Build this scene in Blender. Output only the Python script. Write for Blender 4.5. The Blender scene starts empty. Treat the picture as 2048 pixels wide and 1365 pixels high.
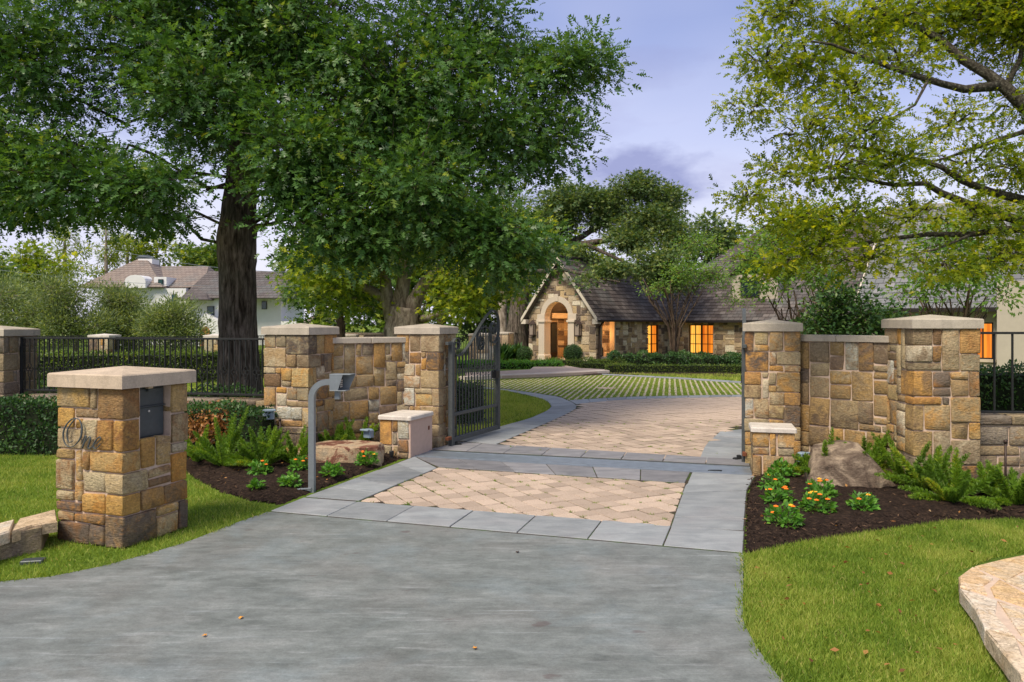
import bpy, math, random
import numpy as np
from mathutils import Vector, Matrix, noise

# ---------------------------------------------------------------- camera, world, sun, exposure
S = bpy.context.scene
C = S.collection
F, H, HY = 1550.0, 2.0, 648.0          # focal length in photo pixels, eye height, horizon row
cam = bpy.data.cameras.new('camera')
cam.sensor_width = 36.0
cam.lens = 36.0 * F / 2048.0
cam.shift_y = -(682.5 - HY) / 2048.0
cam.clip_start, cam.clip_end = 0.05, 2000.0
camo = bpy.data.objects.new('camera', cam)
camo.location = (0, 0, H)
camo.rotation_euler = (math.radians(90), 0, 0)
C.objects.link(camo)
S.camera = camo

SUN_EL, SUN_AZ = 52.0, 215.0            # soft light from a bright overcast sky behind the camera
W = bpy.data.worlds.new('World'); S.world = W; W.use_nodes = True
nt = W.node_tree; nt.nodes.clear()
def wn(t, **k):
    n = nt.nodes.new(t)
    for a, b in k.items(): setattr(n, a, b)
    return n
wo = wn('ShaderNodeOutputWorld'); bg = wn('ShaderNodeBackground'); tc = wn('ShaderNodeTexCoord')
sky = wn('ShaderNodeTexSky', sky_type='NISHITA', sun_disc=False)
sky.sun_elevation = math.radians(SUN_EL); sky.sun_rotation = math.radians(SUN_AZ)
sky.air_density = 1.2; sky.dust_density = 1.5
skys = wn('ShaderNodeVectorMath', operation='SCALE'); skys.inputs['Scale'].default_value = 0.10
sep = wn('ShaderNodeSeparateXYZ'); nt.links.new(tc.outputs['Generated'], sep.inputs[0])
zr = wn('ShaderNodeValToRGB'); nt.links.new(sep.outputs['Z'], zr.inputs[0])
e = zr.color_ramp.elements
e[0].position = 0.0; e[0].color = (.80, .78, .95, 1)
e[1].position = 1.0; e[1].color = (.62, .66, .84, 1)
for p, c in ((.14, (.68, .71, .93)), (.24, (.50, .56, .87)), (.36, (.30, .375, .70)), (.55, (.40, .47, .75))):
    q = zr.color_ramp.elements.new(p); q.color = (*c, 1)
mp = wn('ShaderNodeMapping'); mp.inputs['Scale'].default_value = (1.6, 1.6, 4.2)
mp.inputs['Location'].default_value = (0.37, 0.2, 1.33)
nt.links.new(tc.outputs['Generated'], mp.inputs[0])
n1 = wn('ShaderNodeTexNoise'); n1.inputs['Scale'].default_value = 2.1; n1.inputs['Detail'].default_value = 6
n1.inputs['Roughness'].default_value = .55; n1.inputs['Distortion'].default_value = .25
nt.links.new(mp.outputs[0], n1.inputs[0])
cr = wn('ShaderNodeValToRGB'); cr.color_ramp.elements[0].position = .50; cr.color_ramp.elements[1].position = .66
nt.links.new(n1.outputs[0], cr.inputs[0])
n2 = wn('ShaderNodeTexNoise'); n2.inputs['Scale'].default_value = .9; n2.inputs['Detail'].default_value = 3
nt.links.new(mp.outputs[0], n2.inputs[0])
cr2 = wn('ShaderNodeValToRGB'); cr2.color_ramp.elements[0].position = .42; cr2.color_ramp.elements[1].position = .68
nt.links.new(n2.outputs[0], cr2.inputs[0])
def wmix(fac, a, b, f=None):
    m = wn('ShaderNodeMixRGB')
    if fac is not None: nt.links.new(fac, m.inputs[0])
    else: m.inputs[0].default_value = f
    for i, v in ((1, a), (2, b)):
        if isinstance(v, tuple): m.inputs[i].default_value = (*v, 1)
        else: nt.links.new(v, m.inputs[i])
    return m.outputs[0]
nt.links.new(sky.outputs[0], skys.inputs[0])
base = wmix(None, zr.outputs[0], skys.outputs[0], .12)
sc2 = wn('ShaderNodeMath', operation='MULTIPLY'); sc2.inputs[1].default_value = .36; nt.links.new(cr2.outputs[0], sc2.inputs[0])
wht = wmix(sc2.outputs[0], base, (.95, .92, .98))
sc1 = wn('ShaderNodeMath', operation='MULTIPLY'); sc1.inputs[1].default_value = .4; nt.links.new(cr.outputs[0], sc1.inputs[0])
col = wmix(sc1.outputs[0], wht, (.37, .38, .63))
def wm(op, a, b=0.0, c=None):
    m = wn('ShaderNodeMath', operation=op)
    for i, v in enumerate((a, b) if c is None else (a, b, c)):
        if isinstance(v, (int, float)): m.inputs[i].default_value = v
        else: nt.links.new(v, m.inputs[i])
    return m.outputs[0]
yy_ = wm('MAXIMUM', sep.outputs['Y'], .05); azm = wm('DIVIDE', sep.outputs['X'], yy_); elv = wm('DIVIDE', sep.outputs['Z'], yy_)
n3 = wn('ShaderNodeTexNoise'); n3.inputs['Scale'].default_value = 8.5; n3.inputs['Detail'].default_value = 7; n3.inputs['Roughness'].default_value = .58
mp3 = wn('ShaderNodeMapping'); mp3.inputs['Scale'].default_value = (1, 1, 2.2); nt.links.new(tc.outputs['Generated'], mp3.inputs[0]); nt.links.new(mp3.outputs[0], n3.inputs[0])
for (ca, ce, ra_, re_, amt) in ((.175, .19, .125, .055, .95), (.0, .15, .25, .03, .6), (.19, .33, .22, .03, .35), (-.62, .30, .5, .07, .4), (.75, .36, .4, .06, .3)):
    d2 = wm('ADD', wm('POWER', wm('DIVIDE', wm('SUBTRACT', azm, ca), ra_), 2.0), wm('POWER', wm('DIVIDE', wm('SUBTRACT', elv, ce), re_), 2.0))
    k = wm('ADD', wm('MULTIPLY', n3.outputs[0], 2.2), wm('MULTIPLY', wm('SUBTRACT', 1.0, d2), .62))
    rr = wn('ShaderNodeValToRGB'); rr.color_ramp.elements[0].position = .0; rr.color_ramp.elements[1].position = 1.0; nt.links.new(wm('MULTIPLY', wm('SUBTRACT', k, 1.22), 2.0), rr.inputs[0])
    col = wmix(wm('MULTIPLY', rr.outputs[0], amt), col, (.32, .35, .60))
nt.links.new(col, bg.inputs[0]); bg.inputs[1].default_value = .86
nt.links.new(bg.outputs[0], wo.inputs[0])

sun = bpy.data.lights.new('sun', 'SUN'); sun.energy = 3.4; sun.angle = math.radians(22); sun.color = (1, .89, .73)
suno = bpy.data.objects.new('sun', sun); C.objects.link(suno)
az, el = math.radians(SUN_AZ), math.radians(SUN_EL)
sd_ = Vector((math.sin(az) * math.cos(el), math.cos(az) * math.cos(el), math.sin(el)))
suno.rotation_euler = sd_.to_track_quat('Z', 'Y').to_euler(); suno.location = sd_ * 60
S.view_settings.view_transform = 'Standard'; S.view_settings.look = 'None'
S.view_settings.exposure = 0.40; S.view_settings.gamma = 1.0
S.view_settings.use_curve_mapping = False
S.cycles.max_bounces = 6; S.cycles.diffuse_bounces = 3; S.cycles.transparent_max_bounces = 6
S.cycles.use_denoising = True

# ---------------------------------------------------------------- helpers
R = math.radians
rng = random.Random(11)
nr = np.random.default_rng(5)
def P(px, py, Y): return Vector(((px - 1024) * Y / F, Y, H - (py - HY) * Y / F))
def G(px, py, z=0.0):
    Y = F * (H - z) / (py - HY)
    return Vector(((px - 1024) * Y / F, Y, z))
def lerp(a, b, t): return a + (b - a) * t

class MB:
    def __init__(s): s.v = []; s.f = []
    def add(s, vs, fs):
        o = len(s.v); s.v += [tuple(v) for v in vs]; s.f += [tuple(i + o for i in f) for f in fs]; return s
    def box(s, x0, x1, y0, y1, z0, z1, M=None):
        v = [Vector((x, y, z)) for z in (z0, z1) for y in (y0, y1) for x in (x0, x1)]
        if M: v = [M @ q for q in v]
        return s.add(v, [(0, 2, 3, 1), (4, 5, 7, 6), (0, 1, 5, 4), (2, 6, 7, 3), (0, 4, 6, 2), (1, 3, 7, 5)])
    def bbox(s, x0, x1, y0, y1, z0, z1, b=.01, M=None):
        """box with chamfered top edges and vertical corners"""
        v = []; f = []
        def ring(i, z):
            a0, a1, c0, c1 = x0 + i, x1 - i, y0 + i, y1 - i
            return [(a0 + b, c0, z), (a1 - b, c0, z), (a1, c0 + b, z), (a1, c1 - b, z), (a1 - b, c1, z), (a0 + b, c1, z), (a0, c1 - b, z), (a0, c0 + b, z)]
        for i, z in ((0, z0), (0, z1 - b), (b * .9, z1)): v += ring(i, z)
        for k in range(2):
            for j in range(8): f.append((k * 8 + j, k * 8 + (j + 1) % 8, k * 8 + 8 + (j + 1) % 8, k * 8 + 8 + j))
        f.append(tuple(range(16, 24))); f.append(tuple(range(7, -1, -1)))
        v = [Vector(q) for q in v]
        if M: v = [M @ q for q in v]
        return s.add(v, f)
    def prism(s, poly, z0, z1, b=0.0):
        n = len(poly)
        ar = sum(poly[i][0] * poly[(i + 1) % n][1] - poly[(i + 1) % n][0] * poly[i][1] for i in range(n))
        if ar < 0: poly = poly[::-1]
        cx = sum(p[0] for p in poly) / n; cy = sum(p[1] for p in poly) / n
        v = [(p[0], p[1], z0) for p in poly]
        if b:
            v += [(p[0], p[1], z1 - b) for p in poly]
            for p in poly:
                d = Vector((p[0] - cx, p[1] - cy)); L = d.length or 1
                v.append((p[0] - d.x / L * b, p[1] - d.y / L * b, z1))
            k = 2
        else:
            v += [(p[0], p[1], z1) for p in poly]; k = 1
        f = [tuple(range(n - 1, -1, -1)), tuple(range(k * n, k * n + n))]
        for r in range(k):
            for i in range(n): f.append((r * n + i, r * n + (i + 1) % n, r * n + n + (i + 1) % n, r * n + n + i))
        return s.add(v, f)
    def tube(s, pts, rad, n=6, cap=True, prof=None, squash=None):
        pts = [Vector(p) for p in pts]
        if not hasattr(rad, '__len__'): rad = [rad] * len(pts)
        up = None; v = []
        for i, p in enumerate(pts):
            t = (pts[min(i + 1, len(pts) - 1)] - pts[max(i - 1, 0)])
            t = t.normalized() if t.length > 1e-9 else Vector((0, 0, 1))
            if up is None:
                up = Vector((1, 0, 0)) if abs(t.x) < .8 else Vector((0, 1, 0))
            up = (up - t * up.dot(t)); up = up.normalized() if up.length > 1e-6 else t.orthogonal().normalized()
            w = t.cross(up)
            for k in range(n):
                a = 2 * math.pi * (k + .5) / n
                q = up * math.cos(a) + w * math.sin(a)
                if squash: q = q - squash[0] * q.dot(squash[0]) * (1 - squash[1])
                rr = rad[i] * (prof(i, k, p) if prof else 1)
                v.append(p + q * rr)
        f = []
        for i in range(len(pts) - 1):
            for k in range(n):
                f.append((i * n + k, i * n + (k + 1) % n, i * n + n + (k + 1) % n, i * n + n + k))
        if cap: f.append(tuple(range(n - 1, -1, -1))); f.append(tuple(range((len(pts) - 1) * n, len(pts) * n)))
        return s.add(v, f)
    def flatbar(s, pts, normal, w, t):
        """flat strip bar following pts in a plane with the given normal; w across the plane, t thick"""
        pts = [Vector(p) for p in pts]; nrm = Vector(normal).normalized(); v = []
        for i, p in enumerate(pts):
            d = (pts[min(i + 1, len(pts) - 1)] - pts[max(i - 1, 0)]).normalized()
            sd = d.cross(nrm).normalized()
            for a, b in ((-1, -1), (1, -1), (1, 1), (-1, 1)): v.append(p + nrm * (a * w / 2) + sd * (b * t / 2))
        f = [(3, 2, 1, 0), tuple(len(v) - 4 + k for k in range(4))]
        for i in range(len(pts) - 1):
            for k in range(4): f.append((i * 4 + k, i * 4 + (k + 1) % 4, i * 4 + 4 + (k + 1) % 4, i * 4 + 4 + k))
        return s.add(v, f)
    def lathe(s, prof, n=16, c=(0, 0, 0)):
        v = []; f = []
        for r, z in prof:
            for k in range(n):
                a = 2 * math.pi * k / n; v.append((c[0] + r * math.cos(a), c[1] + r * math.sin(a), c[2] + z))
        for i in range(len(prof) - 1):
            for k in range(n): f.append((i * n + k, i * n + (k + 1) % n, i * n + n + (k + 1) % n, i * n + n + k))
        f.append(tuple(range(n - 1, -1, -1))); f.append(tuple(range((len(prof) - 1) * n, len(prof) * n)))
        return s.add(v, f)
    def mesh(s, name, smooth=False):
        me = bpy.data.meshes.new(name); me.from_pydata(s.v, [], s.f); me.update()
        if smooth: me.polygons.foreach_set('use_smooth', [True] * len(me.polygons))
        return me

MATW = {}
def pm(o):
    return MATW.get(o.name) or Matrix.Identity(4)
def obj(name, mb, m, parent=None, smooth=False, world=False):
    me = mb.mesh(name, smooth) if isinstance(mb, MB) else mb
    if m is not None and not me.materials: me.materials.append(m)
    o = bpy.data.objects.new(name, me); C.objects.link(o)
    if parent is not None:
        o.parent = parent
        if world: o.matrix_parent_inverse = pm(parent).inverted()
    return o
def tag(o, label, cat, group=None):
    o['label'] = label; o['category'] = cat
    if group: o['group'] = group
    return o
def thing(name, label, cat, loc=(0, 0, 0), rz=0.0, group=None):
    o = bpy.data.objects.new(name, None); C.objects.link(o)
    o.location = loc; o.rotation_euler = (0, 0, rz); o.empty_display_size = .2
    MATW[o.name] = Matrix.Translation(Vector(loc)) @ Matrix.Rotation(rz, 4, 'Z')
    return tag(o, label, cat, group)
def struct(name, mb, m, smooth=False):
    o = obj(name, mb, m, None, smooth); o['kind'] = 'structure'; return o

# ---------------------------------------------------------------- materials
class NT:
    def __init__(s, name, rough=.8, spec=.3):
        s.m = bpy.data.materials.new(name); s.m.use_nodes = True; s.t = s.m.node_tree
        s.b = s.t.nodes['Principled BSDF']; s.out = s.t.nodes['Material Output']
        s.b.inputs['Roughness'].default_value = rough; s.b.inputs['Specular IOR Level'].default_value = spec
    def n(s, t, **k):
        q = s.t.nodes.new(t)
        for a, b in k.items():
            if a in q.inputs: s.set(q.inputs[a], b)
            else: setattr(q, a, b)
        return q
    def set(s, inp, v):
        if hasattr(v, 'is_output') or isinstance(v, bpy.types.NodeSocket): s.t.links.new(v, inp)
        elif isinstance(v, tuple) and len(v) == 3 and inp.type == 'RGBA': inp.default_value = (*v, 1)
        else: inp.default_value = v
    def pos(s): return s.n('ShaderNodeNewGeometry').outputs['Position']
    def objc(s): return s.n('ShaderNodeTexCoord').outputs['Object']
    def scale(s, v, sc, loc=(0, 0, 0), rot=(0, 0, 0)):
        q = s.n('ShaderNodeMapping'); q.inputs['Scale'].default_value = sc; q.inputs['Location'].default_value = loc
        q.inputs['Rotation'].default_value = rot; s.t.links.new(v, q.inputs[0]); return q.outputs[0]
    def noise(s, v, sc, det=4, rough=.55, dist=0):
        q = s.n('ShaderNodeTexNoise'); q.inputs['Scale'].default_value = sc; q.inputs['Detail'].default_value = det
        q.inputs['Roughness'].default_value = rough; q.inputs['Distortion'].default_value = dist
        s.t.links.new(v, q.inputs['Vector']); return q.outputs['Fac']
    def ramp(s, fac, stops, const=False):
        q = s.n('ShaderNodeValToRGB'); r = q.color_ramp
        if const: r.interpolation = 'CONSTANT'
        while len(r.elements) < len(stops): r.elements.new(.5)
        for el_, (p, c) in zip(r.elements, stops):
            el_.position = p; el_.color = (*c, 1) if isinstance(c, tuple) else (c, c, c, 1)
        s.t.links.new(fac, q.inputs[0]); return q.outputs[0]
    def mix(s, fac, a, b, blend='MIX'):
        q = s.n('ShaderNodeMixRGB', blend_type=blend)
        for i, v in enumerate((fac, a, b)): s.set(q.inputs[i], v)
        return q.outputs[0]
    def math(s, op, a, b=0.0):
        q = s.n('ShaderNodeMath', operation=op); s.set(q.inputs[0], a); s.set(q.inputs[1], b); return q.outputs[0]
    def bump(s, h, st=.4, d=.01):
        q = s.n('ShaderNodeBump'); q.inputs['Strength'].default_value = st; q.inputs['Distance'].default_value = d
        s.t.links.new(h, q.inputs['Height']); s.t.links.new(q.outputs[0], s.b.inputs['Normal'])
    def base(s, c): s.set(s.b.inputs['Base Color'], c); return s
    def rnd(s): return s.n('ShaderNodeObjectInfo').outputs['Random']

def stone_mat(name, cols, acc, bumps=.8, sc=1.0, gain=1.2, blend=1.0):
    q = NT(name, .82, .25); p = q.pos()
    r = q.math('FRACT', q.math('ADD', q.rnd(), q.n('ShaderNodeNewGeometry').outputs['Random Per Island']))
    off = q.n('ShaderNodeCombineXYZ'); k = q.math('MULTIPLY', r, 61.0)
    for i in range(3): q.t.links.new(k, off.inputs[i])
    v = q.n('ShaderNodeVectorMath', operation='ADD'); q.t.links.new(p, v.inputs[0]); q.t.links.new(off.outputs[0], v.inputs[1]); v = v.outputs[0]
    cols = [tuple(x * gain for x in c) for c in cols]; acc = [tuple(x * gain for x in c) for c in acc]
    st = [(i / len(cols), c) for i, c in enumerate(cols)]
    b = q.ramp(r, st, True)
    r2 = q.math('FRACT', q.math('MULTIPLY', r, 17.31))
    a = q.ramp(r2, [(i / len(acc), c) for i, c in enumerate(acc)], True)
    m1 = q.ramp(q.noise(v, 5.5 * sc, 6, .62, .8), [(.44, 0.0), (.64, 1.0)])
    c = q.mix(q.math('MULTIPLY', m1, .85 * blend), b, a)
    m2 = q.ramp(q.noise(q.scale(v, (1, 1, 1.7), (9, 4, 2)), 11 * sc, 5, .65, 1.2), [(.52, 0.0), (.66, 1.0)])
    c = q.mix(q.math('MULTIPLY', m2, .5 * blend), c, q.ramp(r2, [(0, (.40, .19, .05)), (.3, (.46, .37, .24)), (.55, (.17, .11, .06)), (.8, (.42, .26, .10))], True))
    fine = q.ramp(q.noise(v, 38 * sc, 5, .7), [(.25, .5), (.75, 1.42)])
    c = q.mix(.8, c, fine, 'MULTIPLY')
    veins = q.ramp(q.noise(q.scale(v, (1, 1, 2.6), rot=(.3, .5, .2)), 7 * sc, 5, .6, 2.2), [(.47, 0.0), (.50, 1.0), (.53, 0.0)])
    c = q.mix(q.math('MULTIPLY', veins, .5), c, (.10, .07, .045))
    dk = q.ramp(q.noise(v, 3.1 * sc, 4, .6, .4), [(.60, 0.0), (.74, 1.0)])
    c = q.mix(q.math('MULTIPLY', dk, .55), c, (.07, .058, .048))
    q.base(c)
    hgt = q.mix(.45, q.noise(v, 12 * sc, 6, .62, .6), q.noise(q.scale(v, (1, 1, 3)), 26 * sc, 6, .65))
    q.bump(hgt, bumps, .05)
    return q.m

def plain(name, c, rough=.7, var=.15, sc=8., bmp=0, metal=0, spec=.3, det=5):
    q = NT(name, rough, spec); v = q.pos()
    n = q.ramp(q.noise(v, sc, det, .6), [(.25, 1 - var), (.75, 1 + var)])
    q.base(q.mix(1.0, c, n, 'MULTIPLY')); q.b.inputs['Metallic'].default_value = metal
    if bmp: q.bump(q.noise(v, sc * 4, 5, .65), bmp, .01)
    return q.m

def leaf_mat(name, stops, trans=.35, rough=.45, spec=.35, tsat=None, gain=1.5):
    stops = [(p, tuple(min(.6, x * gain) for x in c)) for p, c in stops]
    q = NT(name, rough, spec); at = q.n('ShaderNodeAttribute', attribute_name='tint')
    c = q.ramp(at.outputs['Fac'], stops); q.base(c)
    tr = q.n('ShaderNodeBsdfTranslucent')
    tcx = q.mix(1.0, c, tsat or (1.9, 1.75, .7), 'MULTIPLY'); q.t.links.new(tcx, tr.inputs[0])
    mx = q.n('ShaderNodeMixShader'); mx.inputs[0].default_value = trans
    q.t.links.new(q.b.outputs[0], mx.inputs[1]); q.t.links.new(tr.outputs[0], mx.inputs[2])
    q.t.links.new(mx.outputs[0], q.out.inputs[0]); return q.m

M = {}
STC = [(.34, .25, .13), (.40, .27, .11), (.27, .20, .115), (.37, .285, .165), (.42, .24, .085), (.25, .20, .125), (.40, .32, .19),
       (.30, .205, .10), (.50, .43, .30), (.31, .25, .15), (.095, .073, .056), (.40, .30, .14), (.47, .46, .38), (.20, .12, .06), (.46, .25, .07), (.15, .115, .085)]
STA = [(.46, .24, .06), (.28, .20, .11), (.40, .33, .21), (.20, .13, .07), (.34, .16, .05), (.33, .27, .16)]
M['stone'] = stone_mat('pier_stone', STC, STA)
M['stone_mail'] = stone_mat('mailbox_stone', [(.42, .28, .11), (.46, .26, .07), (.33, .245, .13), (.44, .33, .17), (.30, .18, .075), (.48, .29, .09), (.40, .33, .21), (.13, .10, .075), (.38, .21, .06), (.45, .37, .22), (.22, .14, .07)], [(.48, .22, .045), (.30, .20, .10), (.46, .37, .23), (.26, .12, .04), (.50, .31, .09)], gain=1.08)
M['stone_wall'] = stone_mat('wing_stone', [(.27, .19, .09), (.33, .215, .085), (.22, .155, .08), (.29, .22, .12), (.32, .19, .065), (.20, .155, .095), (.31, .24, .135), (.10, .076, .058), (.40, .385, .30), (.25, .17, .07), (.36, .22, .07), (.17, .12, .08), (.34, .27, .15)],
                           [(.33, .20, .07), (.22, .16, .09), (.30, .25, .16), (.15, .10, .065)])
M['stone_shade'] = stone_mat('shaded_wall_stone', [(.22, .17, .11), (.26, .20, .12), (.18, .14, .10), (.24, .20, .15), (.28, .21, .12)],
                             [(.28, .22, .13), (.16, .12, .09), (.22, .19, .15)])  # darker copy of the pier stone: shade put into the colour
M['stone_house'] = stone_mat('house_stone', [(.32, .24, .15), (.20, .145, .09), (.42, .34, .23), (.11, .082, .062), (.28, .22, .15), (.50, .44, .33), (.16, .115, .08), (.34, .25, .14), (.085, .065, .054), (.38, .28, .15)],
                             [(.30, .20, .10), (.20, .15, .10), (.34, .28, .19), (.14, .10, .075)], .5, .45, 1.45, .3)
M['stone_flag'] = stone_mat('flagstone', [(.55, .45, .33), (.50, .38, .24), (.47, .44, .36), (.58, .47, .33), (.52, .36, .20)],
                            [(.55, .38, .18), (.50, .46, .38), (.42, .30, .17), (.60, .54, .44)], .45)
M['mortar'] = plain('mortar', (.58, .44, .33), .9, .14, 22, .35)
M['mortar_house'] = plain('mortar_house', (.46, .37, .27), .9, .14, 14, .3)
M['stucco_panel'] = plain('pedestal_render', (.56, .40, .31), .9, .07, 14, .12)
M['cap_tan'] = plain('mailbox_cap_stone', (.49, .395, .29), .85, .07, 60, .12)
M['cap'] = plain('pier_cap_stone', (.44, .385, .305), .85, .12, 14, .14)
M['cap_pale'] = plain('pedestal_cap_stone', (.60, .54, .47), .85, .07, 30, .1)
def cap_mat(name, c):
    q = NT(name, .85, .2); v = q.pos()
    a = q.mix(1.0, c, q.ramp(q.noise(v, 3.5, 7, .7, .6), [(.3, .78), (.7, 1.14)]), 'MULTIPLY')
    a = q.mix(q.math('MULTIPLY', q.ramp(q.noise(q.scale(v, (1, 1, .25)), 9, 6, .7), [(.55, 0.0), (.75, 1.0)]), .45), a, (.20, .175, .14))
    a = q.mix(.9, a, q.ramp(q.noise(v, 75, 4, .8), [(.25, .75), (.75, 1.2)]), 'MULTIPLY'); q.base(a)
    q.bump(q.noise(v, 55, 5, .75), .35, .008); return q.m
M['cap_tan'] = cap_mat('mailbox_cap_stone', (.53, .425, .31)); M['cap'] = cap_mat('pier_cap_stone', (.47, .41, .325)); M['cap_pale'] = cap_mat('pedestal_cap_stone', (.64, .58, .50))
M['iron'] = plain('black_iron', (.020, .021, .021), .6, .2, 30, .1, 0, .2)
M['iron_gate'] = plain('gate_iron', (.070, .078, .078), .55, .25, 25, .15, 0, .3)
M['steel'] = plain('painted_steel', (.21, .235, .25), .42, .12, 20, .08, .25, .5)
M['mailbox'] = plain('mailbox_metal', (.060, .072, .078), .42, .15, 20, .05, .2, .5)
M['track'] = plain('track_steel', (.22, .255, .29), .38, .2, 9, .06, .35, .5)
M['bluegrey'] = plain('utility_metal', (.24, .31, .37), .5, .12, 30, .06)
M['black'] = plain('black_plastic', (.015, .015, .016), .5, .1, 20)
M['rust'] = plain('rusty_iron', (.16, .055, .025), .85, .3, 60, .3)
M['bronze'] = plain('bronze', (.05, .032, .025), .5, .2, 20, .1, .3)
M['cream'] = plain('cast_stone', (.56, .47, .36), .85, .06, 10, .08)
M['cream_trim'] = plain('painted_trim', (.60, .53, .42), .7, .05, 6)
M['stucco'] = plain('cream_stucco', (.44, .39, .31), .9, .06, 5, .1)
M['white_stucco'] = plain('white_stucco', (.72, .71, .70), .9, .05, 2, .05)
M['dark_frame'] = plain('dark_frame', (.02, .016, .014), .5, .1, 10)
M['step'] = plain('limestone_step', (.58, .50, .42), .85, .1, 9, .1)
M['path'] = plain('pink_path', (.46, .35, .28), .9, .15, 14, .1)
M['wood_dark'] = plain('dark_wood', (.03, .02, .013), .4, .2, 6)

# concrete drive: streaky, blotched, stained
q = NT('drive_concrete', .72, .3); v = q.pos()
vs = q.scale(v, (1, 1.9, 1), rot=(0, 0, R(14)))
a = q.ramp(q.noise(vs, 1.7, 9, .7, .35), [(.28, (.110, .122, .113)), (.44, (.152, .167, .156)), (.57, (.188, .205, .193)), (.74, (.27, .285, .27))])
warm = q.ramp(q.noise(v, .9, 4, .6), [(.45, 0.0), (.72, 1.0)])
a = q.mix(q.math('MULTIPLY', warm, .38), a, (.205, .185, .168))
blue = q.ramp(q.noise(q.scale(v, (1, 1, 1), (7, 3, 0)), 1.3, 5, .6, .6), [(.52, 0.0), (.72, 1.0)])
a = q.mix(q.math('MULTIPLY', blue, .45), a, (.20, .245, .255))
st = q.ramp(q.noise(q.scale(v, (.7, 6, 1), rot=(0, 0, R(16))), 2.2, 6, .7, .3), [(.56, 0.0), (.76, 1.0)])
a = q.mix(q.math('MULTIPLY', st, .55), a, (.40, .41, .405))
st2 = q.ramp(q.noise(q.scale(v, (.35, 9, 1), (2, 5, 0), rot=(0, 0, R(-9))), 2.6, 5, .6, .2), [(.60, 0.0), (.72, 1.0)])
a = q.mix(q.math('MULTIPLY', st2, .35), a, (.37, .40, .41))
mot = q.ramp(q.noise(q.scale(v, (1, 1.8, 1), rot=(0, 0, R(10))), 6.5, 8, .78, .3), [(.32, .74), (.68, 1.24)]); a = q.mix(.85, a, mot, 'MULTIPLY')
fine = q.ramp(q.noise(v, 70, 6, .85), [(.25, .66), (.75, 1.34)]); a = q.mix(.9, a, fine, 'MULTIPLY')
sp = q.ramp(q.noise(v, 34, 2, .5), [(.74, 0.0), (.79, 1.0)]); a = q.mix(q.math('MULTIPLY', sp, .5), a, (.11, .10, .09))
spots = q.ramp(q.noise(q.scale(v, (1, 1.6, 1), (3, 8, 0)), 3.3, 3, .5), [(.70, 0.0), (.74, 1.0)])
a = q.mix(q.math('MULTIPLY', spots, .55), a, (.10, .07, .065))
q.base(a); q.b.inputs['Roughness'].default_value = .62
q.bump(q.mix(.4, q.noise(v, 90, 5, .7), q.noise(v, 9, 4, .6)), .25, .01); M['concrete'] = q.m

def slab_mat(name, c0, c1):
    q = NT(name, .7, .3); v = q.pos(); r = q.rnd()
    a = q.mix(q.ramp(q.noise(q.scale(v, (1, 2, 1)), 3.2, 6, .62, .4), [(.3, 0.0), (.7, 1.0)]), c0, c1)
    a = q.mix(1.0, a, q.ramp(r, [(0, .82), (1, 1.16)]), 'MULTIPLY')
    a = q.mix(q.math('MULTIPLY', q.ramp(q.noise(v, 1.6, 4), [(.5, 0.0), (.75, 1.0)]), .4), a, (.27, .25, .25))
    a = q.mix(.8, a, q.ramp(q.noise(v, 80, 4, .7), [(.2, .82), (.8, 1.18)]), 'MULTIPLY')
    q.base(a); q.bump(q.noise(v, 30, 6, .7), .25, .01); return q.m
M['slab'] = slab_mat('bluestone_slab', (.20, .215, .22), (.31, .325, .325))
M['slab_dark'] = slab_mat('bluestone_slab_dark', (.145, .145, .152), (.25, .245, .25))

q = NT('pink_paver', .9, .2); v = q.pos(); r = q.rnd()
a = q.ramp(q.noise(v, 140, 3, .8), [(.30, (.26, .19, .14)), (.5, (.48, .37, .28)), (.72, (.61, .505, .41))])
a = q.mix(1.0, a, q.ramp(r, [(0, .76), (1, 1.16)]), 'MULTIPLY')
a = q.mix(q.math('MULTIPLY', q.ramp(q.noise(v, 2.3, 5, .6), [(.5, 0.0), (.78, 1.0)]), .35), a, (.34, .26, .20))
q.base(a); q.bump(q.noise(v, 120, 3, .8), .3, .008); M['paver'] = q.m
q = NT('joint_soil', .95, .1); v = q.pos()
a = q.mix(q.ramp(q.noise(v, 5, 4, .6), [(.48, 0.0), (.60, 1.0)]), (.055, .043, .033), (.05, .085, .018)); q.base(a); M['joint'] = q.m
M['turf_strip'] = plain('turf_paver_strip', (.47, .40, .29), .9, .22, 9, .15)

q = NT('lawn_ground', .95, .1); v = q.pos()
a = q.ramp(q.noise(v, .55, 5, .6), [(.32, (.085, .14, .018)), (.52, (.13, .20, .022)), (.70, (.20, .25, .045))])
a = q.mix(.9, a, q.ramp(q.noise(v, 26, 5, .75), [(.25, .45), (.75, 1.5)]), 'MULTIPLY')
q.base(a); q.bump(q.noise(v, 45, 4, .7), .8, .03); M['lawn'] = q.m
q = NT('mulch', .95, .1); v = q.pos()
a = q.ramp(q.noise(v, 24, 6, .72), [(.30, (.013, .009, .007)), (.52, (.04, .026, .019)), (.74, (.105, .066, .042))])
a = q.mix(.5, a, q.ramp(q.noise(v, 2.5, 4), [(.3, .6), (.7, 1.35)]), 'MULTIPLY')
q.base(a); q.bump(q.noise(v, 30, 6, .75), 1.0, .04); M['mulch'] = q.m
q = NT('mulch_chip', .95, .1); a = q.ramp(q.n('ShaderNodeAttribute', attribute_name='tint').outputs['Fac'], [(0, (.016, .011, .008)), (.6, (.055, .034, .023)), (.9, (.14, .085, .05)), (1, (.30, .20, .11))]); q.base(a); M['chip'] = q.m

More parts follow.
